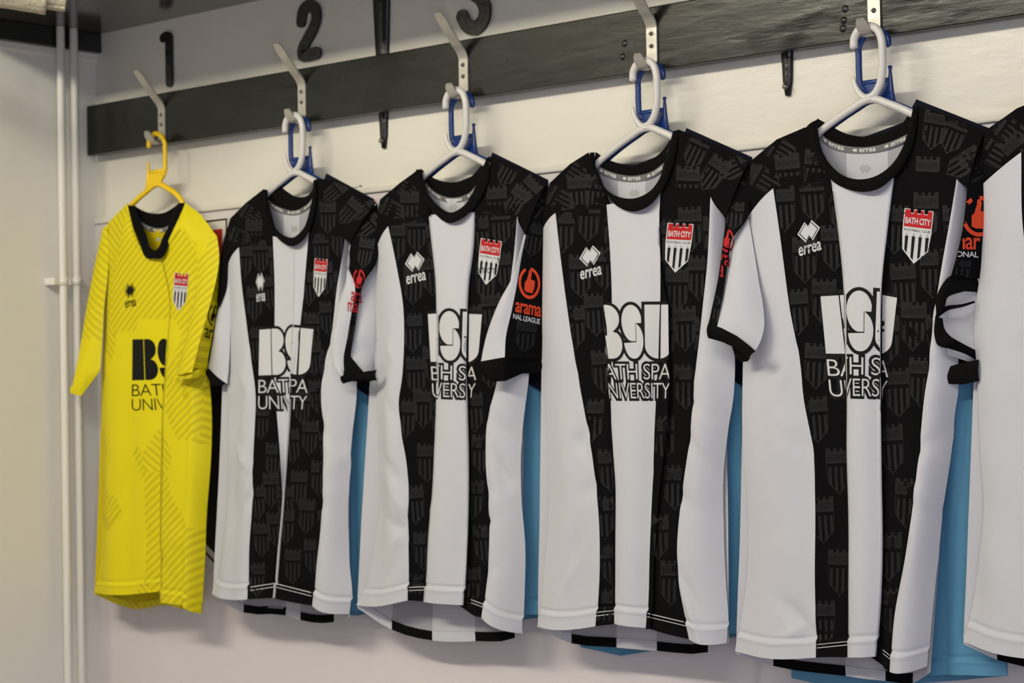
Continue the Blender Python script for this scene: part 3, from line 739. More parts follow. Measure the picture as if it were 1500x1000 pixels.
def back_set(root, D, cw, ck, ci, ci2):
    """back of the garment: outer cloth, paler inner face, turned-up hem"""
    hem = D['bhem']; n = len(hem); tops = list(D['btops']); tl, tr = tops[0], tops[-1]
    tops[0] = D['L'][0]; tops[-1] = D['R'][0]; hh = D.get('bh', 14)
    mt0 = D.get('bmat', [0, 1, 0, 1, 0]); hs = []; ts = []; mt = []
    hp_ = np.array(hem, float); tp_ = np.array(tops, float); dd = np.r_[0, np.cumsum(np.linalg.norm(np.diff(hp_, axis=0), axis=1))]
    sp = spline(hem, 400); sd = np.linspace(0, dd[-1], 400)
    for i in range(n-1):
        for u in (0, 1/3, 2/3):
            s_ = dd[i]+(dd[i+1]-dd[i])*u
            hs.append((float(np.interp(s_, sd, sp[:, 0])), float(np.interp(s_, sd, sp[:, 1])))); ts.append(tuple(tp_[i]*(1-u)+tp_[i+1]*u)); mt.append(mt0[i])
    hs.append(tuple(hem[-1])); ts.append(tuple(tops[-1])); hem0, tops0 = hem, tops; hem, tops, n = hs, ts, len(hs)
    ys = [YS, YS*0.6+YBK*0.4, YS*0.25+YBK*0.75] + [YBK]*(n-6) + [YS*0.25+YBK*0.75, YS*0.6+YBK*0.4, YS]; mt_ = D.get('bmat', [0, 1, 0, 1, 0])
    def kn(dy, cutb):
        out = []
        for i in range(n):
            t, h = tops[i], hem[i]
            mx = t[0]+(h[0]-t[0])*0.5
            out.append(dict(p=[(t[0], t[1], ys[i]+dy), (mx, (t[1]+h[1])/2, ys[i]+dy), (h[0], h[1]-cutb, ys[i]+dy-0.008)], y0=0, y1=0))
        return out
    sg = [dict(n=3, m=mt[i]) for i in range(n-1)]
    add('back_panel', panel(kn(0.0012, 0), sg, 30, 0.5), [cw, ck], root)
    add('back_lining', panel(kn(0.0, hh), sg, 30, 0.5), [ci, ci2], root)
    tops = tops0
    yk = [[tl, tops[0], YS], [D['collar']['out'][0], tops[1], YBK], [D['collar']['btop'][len(D['collar']['btop'])//2], tops[2], YBK], [D['collar']['btop'][len(D['collar']['btop'])//2], tops[3], YBK], [D['collar']['out'][-1], tops[4], YBK], [tr, tops[5], YS]]
    kk = [dict(p=[(a[0], a[1]+1.5, -0.020), ((a[0]+b[0])/2, (a[1]+b[1])/2, -0.0205), (b[0], b[1], y)], y0=0, y1=0) for a, b, y in yk]
    add('back_yoke', panel([kk[0], kk[1]], [dict(n=6)], 8, 0), [D.get('ymat', M['black'])], root)
    add('back_yoke', panel([kk[4], kk[5]], [dict(n=6)], 8, 0), [D.get('ymat', M['black'])], root)
    hk = [dict(p=[(h[0], h[1]-hh, ys[i]-0.0096), (h[0], h[1]-hh/2, ys[i]-0.0102), (h[0], h[1], ys[i]-0.0096)], y0=0, y1=0) for i, h in enumerate(hem)]
    hp = panel(hk, sg, 4, 0.5)
    ho = add('back_hem', hp, [cw, ck], root)
    return bvh_of(hp), ho

def stitch(bv, lines, wpx, m, dash=0):
    lay = []
    for (x0, y0, x1, y1) in lines:
        L = math.hypot(x1-x0, y1-y0); q = []
        if dash:
            k = int(L/dash)
            for i in range(k): q.append([((i+0.1)/k, -1), ((i+0.55)/k, -1), ((i+0.55)/k, 1), ((i+0.1)/k, 1)])
        else: q = [[(0, -0.5), (1, -0.5), (1, 0.5), (0, 0.5)]]
        m2 = ([p for g in q for p in g], [tuple(range(4*i, 4*i+4)) for i in range(len(q))])
        if not dash: m2 = cut(m2, 0.06)
        lay.append((m2, (lambda p, a=(x0, y0, x1, y1): (a[0]+(a[2]-a[0])*p[0], a[1]+(a[3]-a[1])*p[0]+p[1]*wpx)), bv, 0.0009, m))
    return lay

def striped_shirt(k, D):
    SEED[0] = 3.7*k
    root = thing('football_shirt', D['label'], 'shirt', (HX[k] if k < 5 else 2.0, YW, ZH-0.13), 'black and white striped shirts')
    set_creases(HX[k] if k < 5 else 2.0, ZH-0.13, 11*k+3)
    fr = front_striped(D); fo = add('front_panel', fr, [M['white'], M['black']], root)
    bv_all = bvh_of(fr); bv_blk = clip_panel(*fr, 1)
    # shoulders
    sl = D['shL']; sl[0][3:] = [(a+6, b) for a, b in sl[0][3:]]; sl[1][4:] = [(a+6, b+1) for a, b in sl[1][4:]]
    pl = pairs([(a, b, -0.036 if i < 3 else -0.048) for i, (a, b) in enumerate(sl[0])], [(a, b, y) for (a, b), y in zip(sl[1], (YS-0.002, YFT+0.003, YFT, YFT, YFT))], 6, 0, 0, 0.004)
    sr = D['shR']; sr[0][:2] = [(a-6, b) for a, b in sr[0][:2]]; sr[1][:1] = [(a-6, b+1) for a, b in sr[1][:1]]; nr_ = len(sr[0])
    pr = pairs([(a, b, -0.048 if i < 1 else -0.036) for i, (a, b) in enumerate(sr[0])], [(a, b, YFT) for a, b in sr[1]], 6, 0, 0, 0.004)
    add('shoulder', pl, [M['black']], root); add('shoulder', pr, [M['black']], root)
    bv_sh = bvh_of(pl, pr)
    collar_set(root, D, M['rib'], M['white_in'])
    bvh_hem, ho = back_set(root, D, M['white'], M['black'], M['white_in'], M['grey_in'])
    # hem stitching, front then back
    lay = []
    for q in D.get('stitch', []):
        x0, y0, x1, y1 = q
        lay += stitch(bv_blk, [(x0, y0, x1, y1), (x0, y0+D['sgap'], x1, y1+D['sgap'])], 0.9, M['thread'])
    st = put('hem_stitching', lay, root)
    if st: st['kind'] = 'stuff'
    lay = []; hm = D['bhem']; hh = D.get('bh', 14)
    for i in (1, 3):
        if i+1 < len(hm): lay += stitch(bvh_hem, [(hm[i][0], hm[i][1]-hh+1.4, hm[i+1][0], hm[i+1][1]-hh+1.4)], 1.5, M['thread'], 2.2)
    st = put('overlock_stitching', lay, ho)
    if st: st['kind'] = 'stuff'
    # sleeves
    for S in D.get('sleeves', []):
        parts = []; col = []
        for (ks, sg) in S['panels']: parts.append(panel(ks, sg, 30, 0.8, bt=lambda t: min(0.3+0.9*t, 2.1*(1.08-t))))
        V, Fc = join([(p[0], p[1]) for p in parts]); fm = [m for p in parts for m in p[2]]
        so = obj('sleeve', V, Fc, [M['white'], M['black'], M['white_in'], M['rib']], root, fm)
        for cf in S['cuffs']:
            add('cuff', cf, [M['rib'], M['white_in']], so)
        if 'badge' in S: S['badge'](so, bvh_of(*parts))
        if 'ghost' in S: ghosts(so, [(clip_bv(parts),)+g for g in S['ghost']])
    # prints
    if 'pieces' in D: sponsor(root, bv_all, D['pieces'])
    if 'maker' in D: maker(root, bv_all, *D['maker'])
    if 'crest' in D: crest(root, bv_all, *D['crest'])
    g = [(bv_blk,)+t for t in D.get('ghost', [])] + [(bv_sh,)+t for t in D.get('ghost_sh', [])]
    if g: ghosts(root, g)
    if 'mark' in D:
        c = D['mark']; bb = bvh_from_obj(root, 'back_lining')
        put('neck_mark', [(cut(shape2d([DIA]), 0.3), affine(c[0], c[1], c[2], -0.08*c[2], 0, -c[3]), bb, 0.0006, M['grey_mark'])], root)
    return root
def bvh_from_obj(root, name):
    for o in bpy.data.objects:
        if o.parent is root and o.name.split('.')[0] == name:
            b = origin_of(o); return BVHTree.FromPolygons([v.co+b for v in o.data.vertices], [tuple(p.vertices) for p in o.data.polygons])
def clip_bv(parts):
    V = []; Fs = []
    for p in parts:
        o = len(V); V += [Vector(v) for v in p[0]]; Fs += [tuple(i+o for i in f) for f, m in zip(p[1], p[2]) if m == 1]
    return BVHTree.FromPolygons(V, Fs)

# ------------------------------------------------------------------ the league badge on the sleeves
def badge(root, bv, c, rx, ry, rot, words, col, colw, lines=True):
    """ring with a raised thumb, two lines of words below; words: [(text, x0, x1, y0, y1, white?)] in ring units"""
    cs, sn = math.cos(math.radians(rot)), math.sin(math.radians(rot))
    fn = lambda p: (c[0]+(p[0]*cs)*rx + p[1]*ry*sn*0.3, c[1]-p[1]*ry+p[0]*rx*sn)
    ringp = [arc(0, 0, 1, 1, 118, 118+330, 30) + arc(0, 0, 0.80, 0.80, 118+330, 118, 30)]
    thumb = [(-0.42, -0.50), (-0.42, 0.02), (-0.28, 0.12), (-0.12, 0.55), (-0.10, 0.80), (0.05, 0.84), (0.16, 0.66), (0.10, 0.25), (0.45, 0.22), (0.52, 0.08), (0.46, -0.02), (0.52, -0.12), (0.45, -0.22), (0.48, -0.32), (0.38, -0.42), (0.40, -0.52), (0.28, -0.60), (-0.2, -0.60)]
    lay = [(cut(shape2d(ringp), 0.3), fn, bv, 0.0010, col), (cut(shape2d([thumb]), 0.3), fn, bv, 0.0010, col)]
    for (t, x0, x1, y0, y1, wh) in words:
        lay.append((cut(fit(text2d(t, 1, 0.012, 0.92, res=3), x0, x1, y0, y1), 0.3), fn, bv, 0.0010, colw if wh else col))
    put('league_badge', lay, root)

# ------------------------------------------------------------------ crests woven into the stripes: a staggered lattice
def lattice(a, b, y0, y1, wd, ht, step, seed):
    r = random.Random(seed); out = []; y = y0; i = 0
    while y < y1:
        xl, xr = in_quad_cols(a, b, y); n = max(1, round((xr-xl)/(wd*1.12)))
        for j in range(n+1):
            f = (j+0.25+(0.5 if i % 2 else 0.0))/n
            if f > 1.15: continue
            yy = y+(-0.16*ht if j % 2 else 0.10*ht)+r.uniform(-3, 3)
            out.append((xl+(xr-xl)*f, yy, wd, ht, r.uniform(-5, 3)))
        y += step; i += 1
    return out
def strip_poly(T, B): return T, B

# shirts, left to right; every line is an edge read off the photo
S2 = dict(label='black and white striped shirt on the second hook, beside the yellow shirt', mode='middle', ov=9,
    L=[(334, 387), (334, 470), (334, 557), (336, 615), (334, 656), (335, 708), (330, 767), (326, 800), (319, 842), (312, 869)],
    e1=[(350, 362), (353.6, 416), (361, 472), (368.4, 524), (375, 583), (374, 625), (372, 671), (370.6, 745), (367, 800), (366, 877)],
    e2=[(399, 346), (400.5, 405), (400.3, 472), (400, 540), (404.5, 601), (410, 671), (413, 735), (407.5, 797), (404.7, 854), (403, 875)],
    fold=[(430, 352), (430, 400), (428.5, 477), (426, 521), (425, 550), (423.6, 600), (419, 655), (415.8, 700), (413.5, 737), (408, 797), (405, 855), (403.4, 875)],
    e3=[(452, 339), (446, 405), (440, 464), (432, 530), (424.5, 602), (420, 655), (416.2, 704), (414, 738), (408.4, 797), (405.4, 855), (404, 876)],
    e4=[(505, 347), (501.6, 372), (494, 416), (485, 487), (474, 538), (470, 568), (473, 626), (475, 700), (471, 767), (464, 826), (456, 887)],
    R=[(513, 357), (512, 400), (516, 470), (521, 520), (523, 567), (515.6, 645), (513.8, 708), (512, 767), (512, 819), (515, 880), (512, 899)],
    shL=([(337, 320), (360, 297), (387, 276), (391, 310), (399, 345)], [(334, 387), (350, 362), (366, 356), (383, 350), (399, 346)]),
    shR=([(452, 339), (460, 308), (463, 275), (464, 261), (491, 264), (522, 279), (552, 296)], [(452, 340), (466, 341), (480, 343), (492, 345), (505, 347), (509, 352), (513, 357)]),
    collar=dict(out=[(386, 277), (389, 300), (396, 331), (411, 353), (427.6, 361), (444, 352), (457, 326), (463, 290), (464, 262)],
                **{'in': [(392, 278), (394, 305), (400, 328), (414.7, 344), (427.6, 348), (442.4, 337), (453.5, 309), (459, 283), (460, 268)]},
                btop=[(391, 279), (400, 272), (408.5, 272), (420, 280), (434, 288), (449, 287), (457, 279), (462, 269)],
                bbot=[(394, 293), (401, 299), (412, 304.5), (433, 308), (446, 302), (454, 295), (459, 286)], tape=7),
    bhem=[(312, 872), (356.6, 897), (420, 901), (440, 908), (489, 911), (512, 903)],
    btops=[(337, 322), (394, 298), (415, 311), (438, 311), (458, 296), (550, 300)], bh=12,
    stitch=[(366.6, 859.6, 403.5, 854), (404.9, 854.8, 456, 867.7)], sgap=5,
    pieces=[(0, .51, 0, .385, (380, 483), (427, 479), (378, 601), (424, 601)), (.735, 1, .77, 1, (427, 479), (459, 482), (424, 601), (448, 601))],
    maker=((381.4, 418), (13, -2), (1, 26)), crest=((468.5, 407), (19, 2), (-4, 56)), mark=(431, 336, 11, 9))
S2['ghost'] = lattice(S2['e1'], S2['e2'], 380, 880, 24, 50, 58, 1)+lattice(S2['e3'], S2['e4'], 300, 880, 24, 50, 58, 2)
S2['ghost_sh'] = [(365, 312, 22, 40, -60), (348, 345, 22, 40, -70), (372, 345, 24, 44, 0), (490, 280, 22, 40, 50), (512, 310, 24, 42, 40), (480, 318, 24, 46, 0), (536, 308, 20, 40, 50)]

S3 = dict(label='black and white striped shirt on the third hook, orange league badge on its sleeve', mode='centre', ov=6,
    L=[(552, 362), (551, 450), (550.7, 542), (550, 590), (552, 640), (554, 692), (555, 730), (549, 800), (538, 852), (524, 886)],
    e1=[(568, 331), (582, 394), (591, 448), (593, 500), (590, 560), (586.5, 584), (590, 632), (596, 672), (599, 720), (599, 800), (598, 879)],
    e2=[(629, 315), (634.5, 366), (639.5, 417), (640, 430), (641, 530), (640, 592), (636, 660), (633, 720), (628, 784), (625, 840), (621, 881)],
    e3=[(696, 310), (693.7, 366), (687, 417), (685, 457), (683, 530), (685, 590), (687, 680), (686, 760), (683, 832), (680, 886)],
    e3b=[(696, 310), (693.7, 366), (687, 417), (685, 457), (683, 530), (685, 590), (687, 680), (688, 760), (689, 832), (690, 898)],
    e4=[(759, 316), (755, 366), (748, 420), (740, 480), (732, 530), (726, 568), (714, 616), (711, 672), (714, 728), (716, 784), (714, 840), (708, 904)],
    R=[(771, 344), (772, 400), (775, 480), (776, 560), (772, 590), (766, 640), (765, 720), (768, 800), (766, 880), (763, 928)],
    shL=([(556.5, 292), (585, 268), (613, 248), (618, 280), (629, 314)], [(552, 362), (568, 331), (588, 325), (608, 320), (629, 315)]),
    shR=([(696, 309), (712, 275), (717, 245), (719, 228), (745, 238), (775, 252), (800, 268)], [(696, 310), (712, 311), (728, 312), (744, 314), (759, 316), (765, 330), (771, 344)]),
    collar=dict(out=[(609, 249), (616, 280), (635, 311), (658, 327), (680, 318), (701.5, 294), (714, 266), (718, 229)],
                **{'in': [(617.5, 248), (626, 280), (642, 301), (659.5, 311), (677, 303), (693, 280), (705, 248), (714, 233)]},
                btop=[(616, 246), (625, 254), (638.5, 262), (663, 267), (687.5, 260), (705, 242), (714, 232)],
                bbot=[(623, 267), (638.5, 282), (663, 289.5), (687.5, 282), (702, 264)], tape=8),
    bhem=[(524, 890), (574, 922), (633, 938), (695, 939), (754, 934), (764, 928)],
    btops=[(557, 294), (620, 268), (645, 291), (680, 291), (703, 268), (798, 270)], bh=14,
    stitch=[(599, 860, 624, 859), (690, 878, 709, 885)], sgap=4.5,
    pieces=[(0, .12, 0, .06, (626.7, 460), (640.4, 459), (634, 583), (641, 584)), (.39, .71, .385, .735, (642, 454.7), (684, 456.6), (642, 583), (682.5, 584.7)), (.846, 1, .90, 1, (687, 459.5), (705.9, 460.5), (686, 584.7), (695, 583))],
    maker=((608, 389), (28.5, -7), (2, 27)), crest=((715.8, 384), (30.5, 5), (-8, 66)), mark=(664, 305, 14, 11))
S3['ghost'] = lattice(S3['e1'], S3['e2'], 350, 880, 29, 56, 64, 3)+lattice(S3['e3'], S3['e4'], 340, 880, 29, 56, 64, 4)
S3['ghost_sh'] = [(590, 275, 26, 48, -58), (572, 305, 26, 48, -65), (600, 305, 28, 50, 0), (745, 250, 28, 46, 28), (770, 280, 28, 46, 45), (728, 300, 30, 56, -3), (755, 296, 26, 50, 30)]

S4 = dict(label='black and white striped shirt on the fourth hook, full word UNIVERSITY nearly all readable', mode='sides', ov=7,
    L=[(796.5, 334), (796, 387), (796, 510), (797.5, 575), (802, 626), (805.5, 705), (804, 745), (799, 824), (793, 890), (787.5, 917)],
    e1=[(814, 312), (821, 378), (832, 461.5), (849, 565), (863, 639), (873, 705), (878, 758), (878.5, 824), (874, 894), (872, 917)],
    fold=[(884, 303), (884.5, 380), (884, 450), (888, 510), (891, 560), (891.5, 590), (893, 640), (898, 700), (898, 780), (897, 895), (897, 914)],
    e2=[(888, 300), (893.5, 378), (896, 440), (896.5, 530), (895.5, 592), (900, 665), (903, 705), (903.5, 780), (902, 894), (902, 913)],
    e3=[(967, 281), (967, 378), (967.3, 430), (964, 520), (960, 592), (957, 665), (954, 745), (951.5, 824), (948.5, 894), (947, 919)],
    fold2=[(967.5, 281), (967.8, 378), (970, 405), (978, 440), (980, 521), (980.5, 587), (976, 640), (966, 720), (960, 800), (956, 880), (954, 921)],
    e4=[(1041, 288), (1036.4, 378), (1030, 444), (1017.5, 572), (1011, 639), (1000, 705), (993, 771), (993, 833), (1000, 886), (1010, 936)],
    R=[(1062, 318), (1062, 380), (1068, 460), (1077, 527), (1076, 569), (1068, 626), (1060, 705), (1060, 780), (1064, 859), (1069, 920), (1068, 941)],
    shL=([(805.5, 268), (835, 240), (862, 223), (870, 250), (888, 299)], [(796.5, 334), (814, 312), (838, 308), (862, 304), (888, 300)]),
    shR=([(967, 280), (983, 248), (991, 212), (993, 189), (1030, 204), (1064, 219), (1098, 236)], [(967, 281), (987, 283), (1006, 285), (1024, 287), (1041, 288), (1052, 303), (1063, 321)]),
    collar=dict(out=[(864, 224), (869, 245), (885, 276), (902.5, 301), (927, 310), (951.5, 301), (969, 280), (983, 248), (991, 212), (993, 190)],
                **{'in': [(871, 223), (873, 245), (881.5, 269), (899, 285), (927, 290.5), (951.5, 280), (965.5, 262), (973, 238), (985, 196)]},
                btop=[(872, 222), (892, 234), (920, 241), (948, 236.5), (969, 222), (985, 199)],
                bbot=[(872, 241), (895.5, 252), (927, 257.5), (955, 251), (973, 238)], tape=9),
    bhem=[(788, 919), (837, 942), (903, 948), (962, 953), (1037, 955), (1068, 942)],
    btops=[(806, 270), (870, 245), (905, 262), (945, 262), (975, 238), (1096, 238)], bh=14,
    stitch=[(873.5, 896.7, 901.7, 893.6), (948.4, 898, 1007, 912)], sgap=5,
    pieces=[(.22, .92, .12, 1, (883.6, 446.5), (978.6, 446), (891.5, 585.5), (980.3, 585.5))],
    maker=((864.5, 380.7), (31, -8), (1.5, 28)), crest=((993, 363.2), (38, 2), (-8, 72)), mark=(929, 284, 16, 12))
S4['ghost'] = lattice(S4['e1'], S4['e2'], 330, 900, 33, 62, 70, 5)+lattice(S4['e3'], S4['e4'], 345, 910, 34, 64, 72, 6)
S4['ghost_sh'] = [(838, 250, 30, 54, -58), (818, 290, 30, 54, -62), (848, 285, 32, 58, -4), (872, 285, 32, 58, 6), (1007, 275, 34, 64, 2), (1020, 220, 32, 54, 25), (1045, 255, 32, 54, 35), (1078, 245, 30, 54, 62)]

S5 = dict(label='black and white striped shirt on the fifth hook, the largest whole shirt at right', mode='centre', ov=9,
    L=[(1096, 317), (1094, 420), (1090, 529), (1089, 600), (1090, 670), (1094.5, 740), (1094, 840), (1089, 890), (1079, 953)],
    e1=[(1133, 276), (1145, 357), (1157, 451), (1174, 545), (1176, 573), (1190, 661), (1192, 736), (1191.6, 868), (1194, 963)],
    e2=[(1217, 261), (1229.7, 357), (1235, 413), (1238, 517), (1240, 580), (1241, 692), (1243.5, 806), (1243.5, 962)],
    e3=[(1309.6, 261), (1300, 338), (1292, 413), (1290, 479), (1290, 573), (1291.5, 692), (1293, 806), (1290, 894), (1284.5, 961)],
    e3b=[(1309.6, 261), (1300, 338), (1292, 413), (1290, 479), (1290, 573), (1291.5, 692), (1294, 806), (1294, 894), (1294, 974)],
    e4=[(1401, 262), (1385, 357), (1373, 432), (1359, 560), (1355, 590), (1345.6, 692), (1331.5, 806), (1314, 894), (1306, 983)],
    R=[(1416.5, 275), (1412, 330), (1405, 400), (1401, 480), (1402, 569), (1399, 590), (1391, 674), (1382, 745), (1375.5, 824), (1369, 894), (1362, 975)],
    shL=([(1100.5, 235), (1138, 204), (1180, 186), (1190, 222), (1217, 260)], [(1096, 317), (1133, 276), (1160, 271), (1188, 266), (1217, 261)]),
    shR=([(1309.6, 260), (1329, 225), (1341, 185), (1345, 154), (1375, 164), (1408, 177), (1443, 192)], [(1309.6, 261), (1335, 261), (1358, 261), (1380, 261), (1401, 262), (1409, 268), (1417, 276)]),
    collar=dict(out=[(1180, 188), (1188.5, 217), (1202.5, 245), (1220, 266), (1244.5, 278), (1262, 281), (1283, 278), (1307.5, 261), (1325, 238), (1336, 213), (1342, 182), (1345, 155)],
                **{'in': [(1197, 175), (1199, 196), (1206, 224), (1220, 245), (1237.5, 258), (1258.5, 262.5), (1279.5, 259), (1304, 243), (1321.5, 217), (1329, 196), (1336, 165)]},
                btop=[(1197, 173), (1213, 182), (1241, 196), (1265.5, 200), (1297, 194), (1321.5, 180), (1336, 164)],
                bbot=[(1199, 192.5), (1216.5, 206.5), (1241, 214), (1265.5, 215.5), (1297, 210), (1321.5, 200), (1331, 195)], tape=9.5),
    bhem=[(1079, 957), (1133, 975), (1238, 990), (1297, 997), (1338, 1000), (1364, 984)],
    btops=[(1101, 237), (1200, 198), (1240, 220), (1300, 218), (1330, 200), (1442, 194)], bh=15,
    stitch=[(1194, 944, 1243.5, 939), (1293, 951.5, 1307, 962.5)], sgap=5,
    pieces=[(0, .235, 0, .13, (1202, 434), (1236.5, 432), (1216, 582), (1238.5, 584)), (.40, .69, .385, .735, (1239, 424.5), (1289, 427), (1241, 582), (1289, 583)), (.846, 1, .95, 1, (1292.5, 432), (1314, 436), (1292, 586), (1297, 584))],
    maker=((1185, 344.7), (33, -10), (2, 29)), crest=((1342.4, 346.7), (42.5, 4.9), (-8, 79)), mark=(1267, 248, 18, 13))
S5['ghost'] = lattice(S5['e1'], S5['e2'], 300, 950, 36, 66, 76, 7)+lattice(S5['e3'], S5['e4'], 330, 960, 37, 70, 80, 8)
S5['ghost_sh'] = [(1143, 220, 34, 58, -60), (1118, 262, 34, 58, -60), (1155, 258, 36, 66, -5), (1195, 252, 36, 66, 5), (1358, 262, 35, 66, 3), (1397, 197, 34, 56, 22), (1412, 240, 34, 56, 60), (1368, 190, 34, 56, 10), (1430, 230, 34, 56, 70)]

def shift(poly, dx, dz, y=-0.05):
    out = []
    for a, b in poly:
        p = P(a, b, y); out.append(tuple(float(v) for v in prj((p[0]+dx, p[1], p[2]+dz))))
    return out
dX = P(1437, 270, YS)[0]-P(1096, 317, YS)[0]
S6 = {}
for key in ('e1', 'e2', 'e3', 'e3b', 'e4', 'R'): S6[key] = shift(S5[key], dX, 0.004)
S6['shL'] = tuple(shift(q, dX, 0.004) for q in S5['shL']); S6['shR'] = tuple(shift(q, dX, 0.004) for q in S5['shR'])
S6['collar'] = {q: (v if q == 'tape' else shift(v, dX, 0.004)) for q, v in S5['collar'].items()}
S6['btops'] = shift(S5['btops'], dX, 0.004); S6['bhem'] = [(1411, 943), (1461, 966)] + shift(S5['bhem'][2:], dX, 0.03)
S6['L'] = [(1437, 272), (1436.6, 398), (1430, 440), (1427, 474), (1432, 545), (1432.7, 577), (1437, 661), (1441.5, 750), (1431, 833), (1419.5, 900), (1411, 940)]
S6['shL'][0][0] = (1443, 191); S6['shL'][1][0] = (1437, 272); S6['shL'][1][1] = (1496, 223); S6['e1'][0] = (1496, 223)
for key in ('e1', 'e2', 'e3', 'e3b', 'e4', 'R'):
    q = S6[key]; q[-1] = (q[-1][0], q[-1][1]-22)
S6.update(label='striped shirt at the right edge, cut off by the frame', mode='centre', ov=9, sgap=5, bh=15, stitch=[])
S6['ghost_sh'] = [(1478, 190, 36, 60, -55), (1455, 225, 36, 60, -60), (1495, 225, 36, 62, -40)]

# ------------------------------------------------------------------ sleeves
OR_, RD_ = M['ink_o'], M['ink_r']
def sl_band(bl, br, ybl, ybr): return ([K(bl, *ybl), K(br, *ybr)], [dict(n=10, m=1, b=0.006)])
# second shirt: right sleeve folded with the black band turned to the room, left sleeve tucked beside the yellow shirt
S2['sleeves'] = [dict(panels=[
        ([K([(513, 362), (512, 392), (497, 441), (489, 470), (483.5, 497), (484, 526), (492, 541), (502, 551)], -0.060, -0.088), K([(513.6, 358), (510.5, 391), (520, 417), (513.6, 465), (507, 503), (503.5, 522), (505, 548)], -0.062, -0.080)], [dict(n=10, m=0, b=0.010)]),
        sl_band([(513.6, 358), (510.5, 391), (520, 417), (513.6, 465), (507, 503), (503.5, 522), (505, 548)], [(553, 297), (557, 340), (552, 386), (533.5, 414), (525.5, 446), (518.5, 490), (514, 521), (513, 540)], (-0.062, -0.080), (-0.027, -0.078)),
        ([K([(552, 386), (533.5, 414), (525.5, 446), (518.5, 490), (514, 521), (533, 545)], -0.032, -0.078), K([(556, 388), (558, 420), (558, 460), (557, 500), (554, 520), (551, 541)], -0.027, -0.028)], [dict(n=10, m=0, b=0.008)])],
      cuffs=[pairs([(500, 549), (507, 536), (514, 522), (524, 535), (534, 546), (552, 541)], [(503, 562), (513, 559), (525, 556), (533, 556), (541, 557), (552, 557)], 4, -0.080, -0.078, 0.004, nrow=6),
             pairs([(508, 552), (525, 553), (545, 550)], [(512, 558), (527, 559), (545, 558)], 4, -0.06, -0.055, 0, nrow=4)],
      badge=lambda so, bv: badge(so, bv, (526, 408), 9, 14, 12, [('ara', -1.15, 0.7, -2.5, -1.45, 0), ('ma', -1.6, 0.1, -3.6, -2.6, 0)], RD_, RD_),
      ghost=[(540, 330, 24, 44, 50), (535, 370, 22, 44, 10), (515, 480, 20, 42, 8)]),
    dict(panels=[
        ([K([(337, 321), (326, 359), (321, 402), (317.5, 442)], -0.030, -0.046), K([(338, 335), (334.5, 386), (330, 428), (321, 450)], -0.034, -0.054)], [dict(n=8, m=1, b=0.006)]),
        ([K([(335, 386), (330, 428), (321, 448), (311, 501), (305, 539)], -0.036, -0.050), K([(337, 384), (337, 450), (336, 520), (333, 562)], -0.040, -0.056)], [dict(n=10, m=0, b=0.012)])],
      cuffs=[pairs([(304.5, 539), (318, 552), (333, 562)], [(301.5, 549), (310, 566), (327, 565)], 5, -0.050, -0.052, 0.006, nrow=6)])]
# third shirt: wide open sleeve with the orange badge
S3['sleeves'] = [dict(panels=[
        ([K([(769, 344), (764, 365), (757, 396), (733, 441), (715, 485), (704, 529)], -0.060, -0.100), K([(771, 344), (764.5, 377), (760, 406), (751, 456), (742.5, 495), (741, 523)], -0.062, -0.094)], [dict(n=12, m=0, b=0.010)]),
        sl_band([(771, 344), (764.5, 377), (760, 406), (751, 456), (742.5, 495), (741, 523)], [(800, 269), (804, 340), (804, 420), (803, 480), (801, 527)], (-0.062, -0.094), (-0.027, -0.028))],
      cuffs=[pairs([(703.5, 529), (720, 527), (741, 520), (770, 521), (801, 525)], [(709, 553), (722, 559), (740, 558), (765, 547), (801, 545)], 5, -0.096, -0.092, 0.006, nrow=6) if False else
             pairs([(703.5, 529, -0.100), (720, 527, -0.099), (741, 521, -0.094), (770, 523, -0.06), (801, 527, -0.028)], [(709, 554, -0.095), (722, 559, -0.096), (740, 558, -0.088), (765, 547, -0.058), (801, 546, -0.028)], 5, 0, 0, 0.004, nrow=6)],
      badge=lambda so, bv: badge(so, bv, (775.5, 414.5), 16, 23, 12, [('arama', -1.15, 1.25, -2.0, -1.35, 0), ('NAL LEAGUE', -1.3, 1.2, -2.45, -2.12, 1)], OR_, M['ink_w']),
      ghost=[(785, 300, 28, 50, 35), (782, 350, 28, 50, 10), (770, 492, 30, 44, 6)])]
# fourth shirt: band edge-on with the badge squeezed, white back half in front of the next shirt
S4['sleeves'] = [dict(panels=[
        sl_band([(1063, 322), (1058, 362), (1052, 402), (1043, 445), (1037, 474)], [(1098, 237), (1098, 290), (1095, 320), (1075, 344), (1067, 380), (1058.5, 434), (1050.6, 478)], (-0.060, -0.090), (-0.027, -0.098)),
        ([K([(1095, 320), (1075, 344), (1067, 380), (1058.5, 434), (1050.6, 478)], -0.034, -0.098), K([(1097, 321), (1104, 365), (1111, 410), (1118, 450), (1119, 478), (1114, 498), (1105, 515)], -0.044, -0.088)], [dict(n=14, m=0, b=0.016)])],
      cuffs=[pairs([(1037.5, 473), (1057, 480), (1080, 492), (1097, 505), (1107, 514)], [(1037, 495), (1057, 500.5), (1074, 508), (1086, 517), (1099, 526)], 5, -0.101, -0.099, 0.004, nrow=6),
             pairs([(1072, 507), (1083, 514), (1099, 523)], [(1077, 525), (1086, 530), (1096, 529)], 4, -0.080, -0.080, 0, nrow=4)],
      badge=lambda so, bv: badge(so, bv, (1065, 352), 11, 17, 25, [('ara', -1.4, 0.8, -2.1, -1.2, 0), ('ma', -1.9, 0.1, -3.2, -2.2, 0)], RD_, RD_),
      ghost=[(1080, 260, 30, 54, 55), (1075, 315, 28, 40, 5), (1044, 455, 24, 46, 10)])]
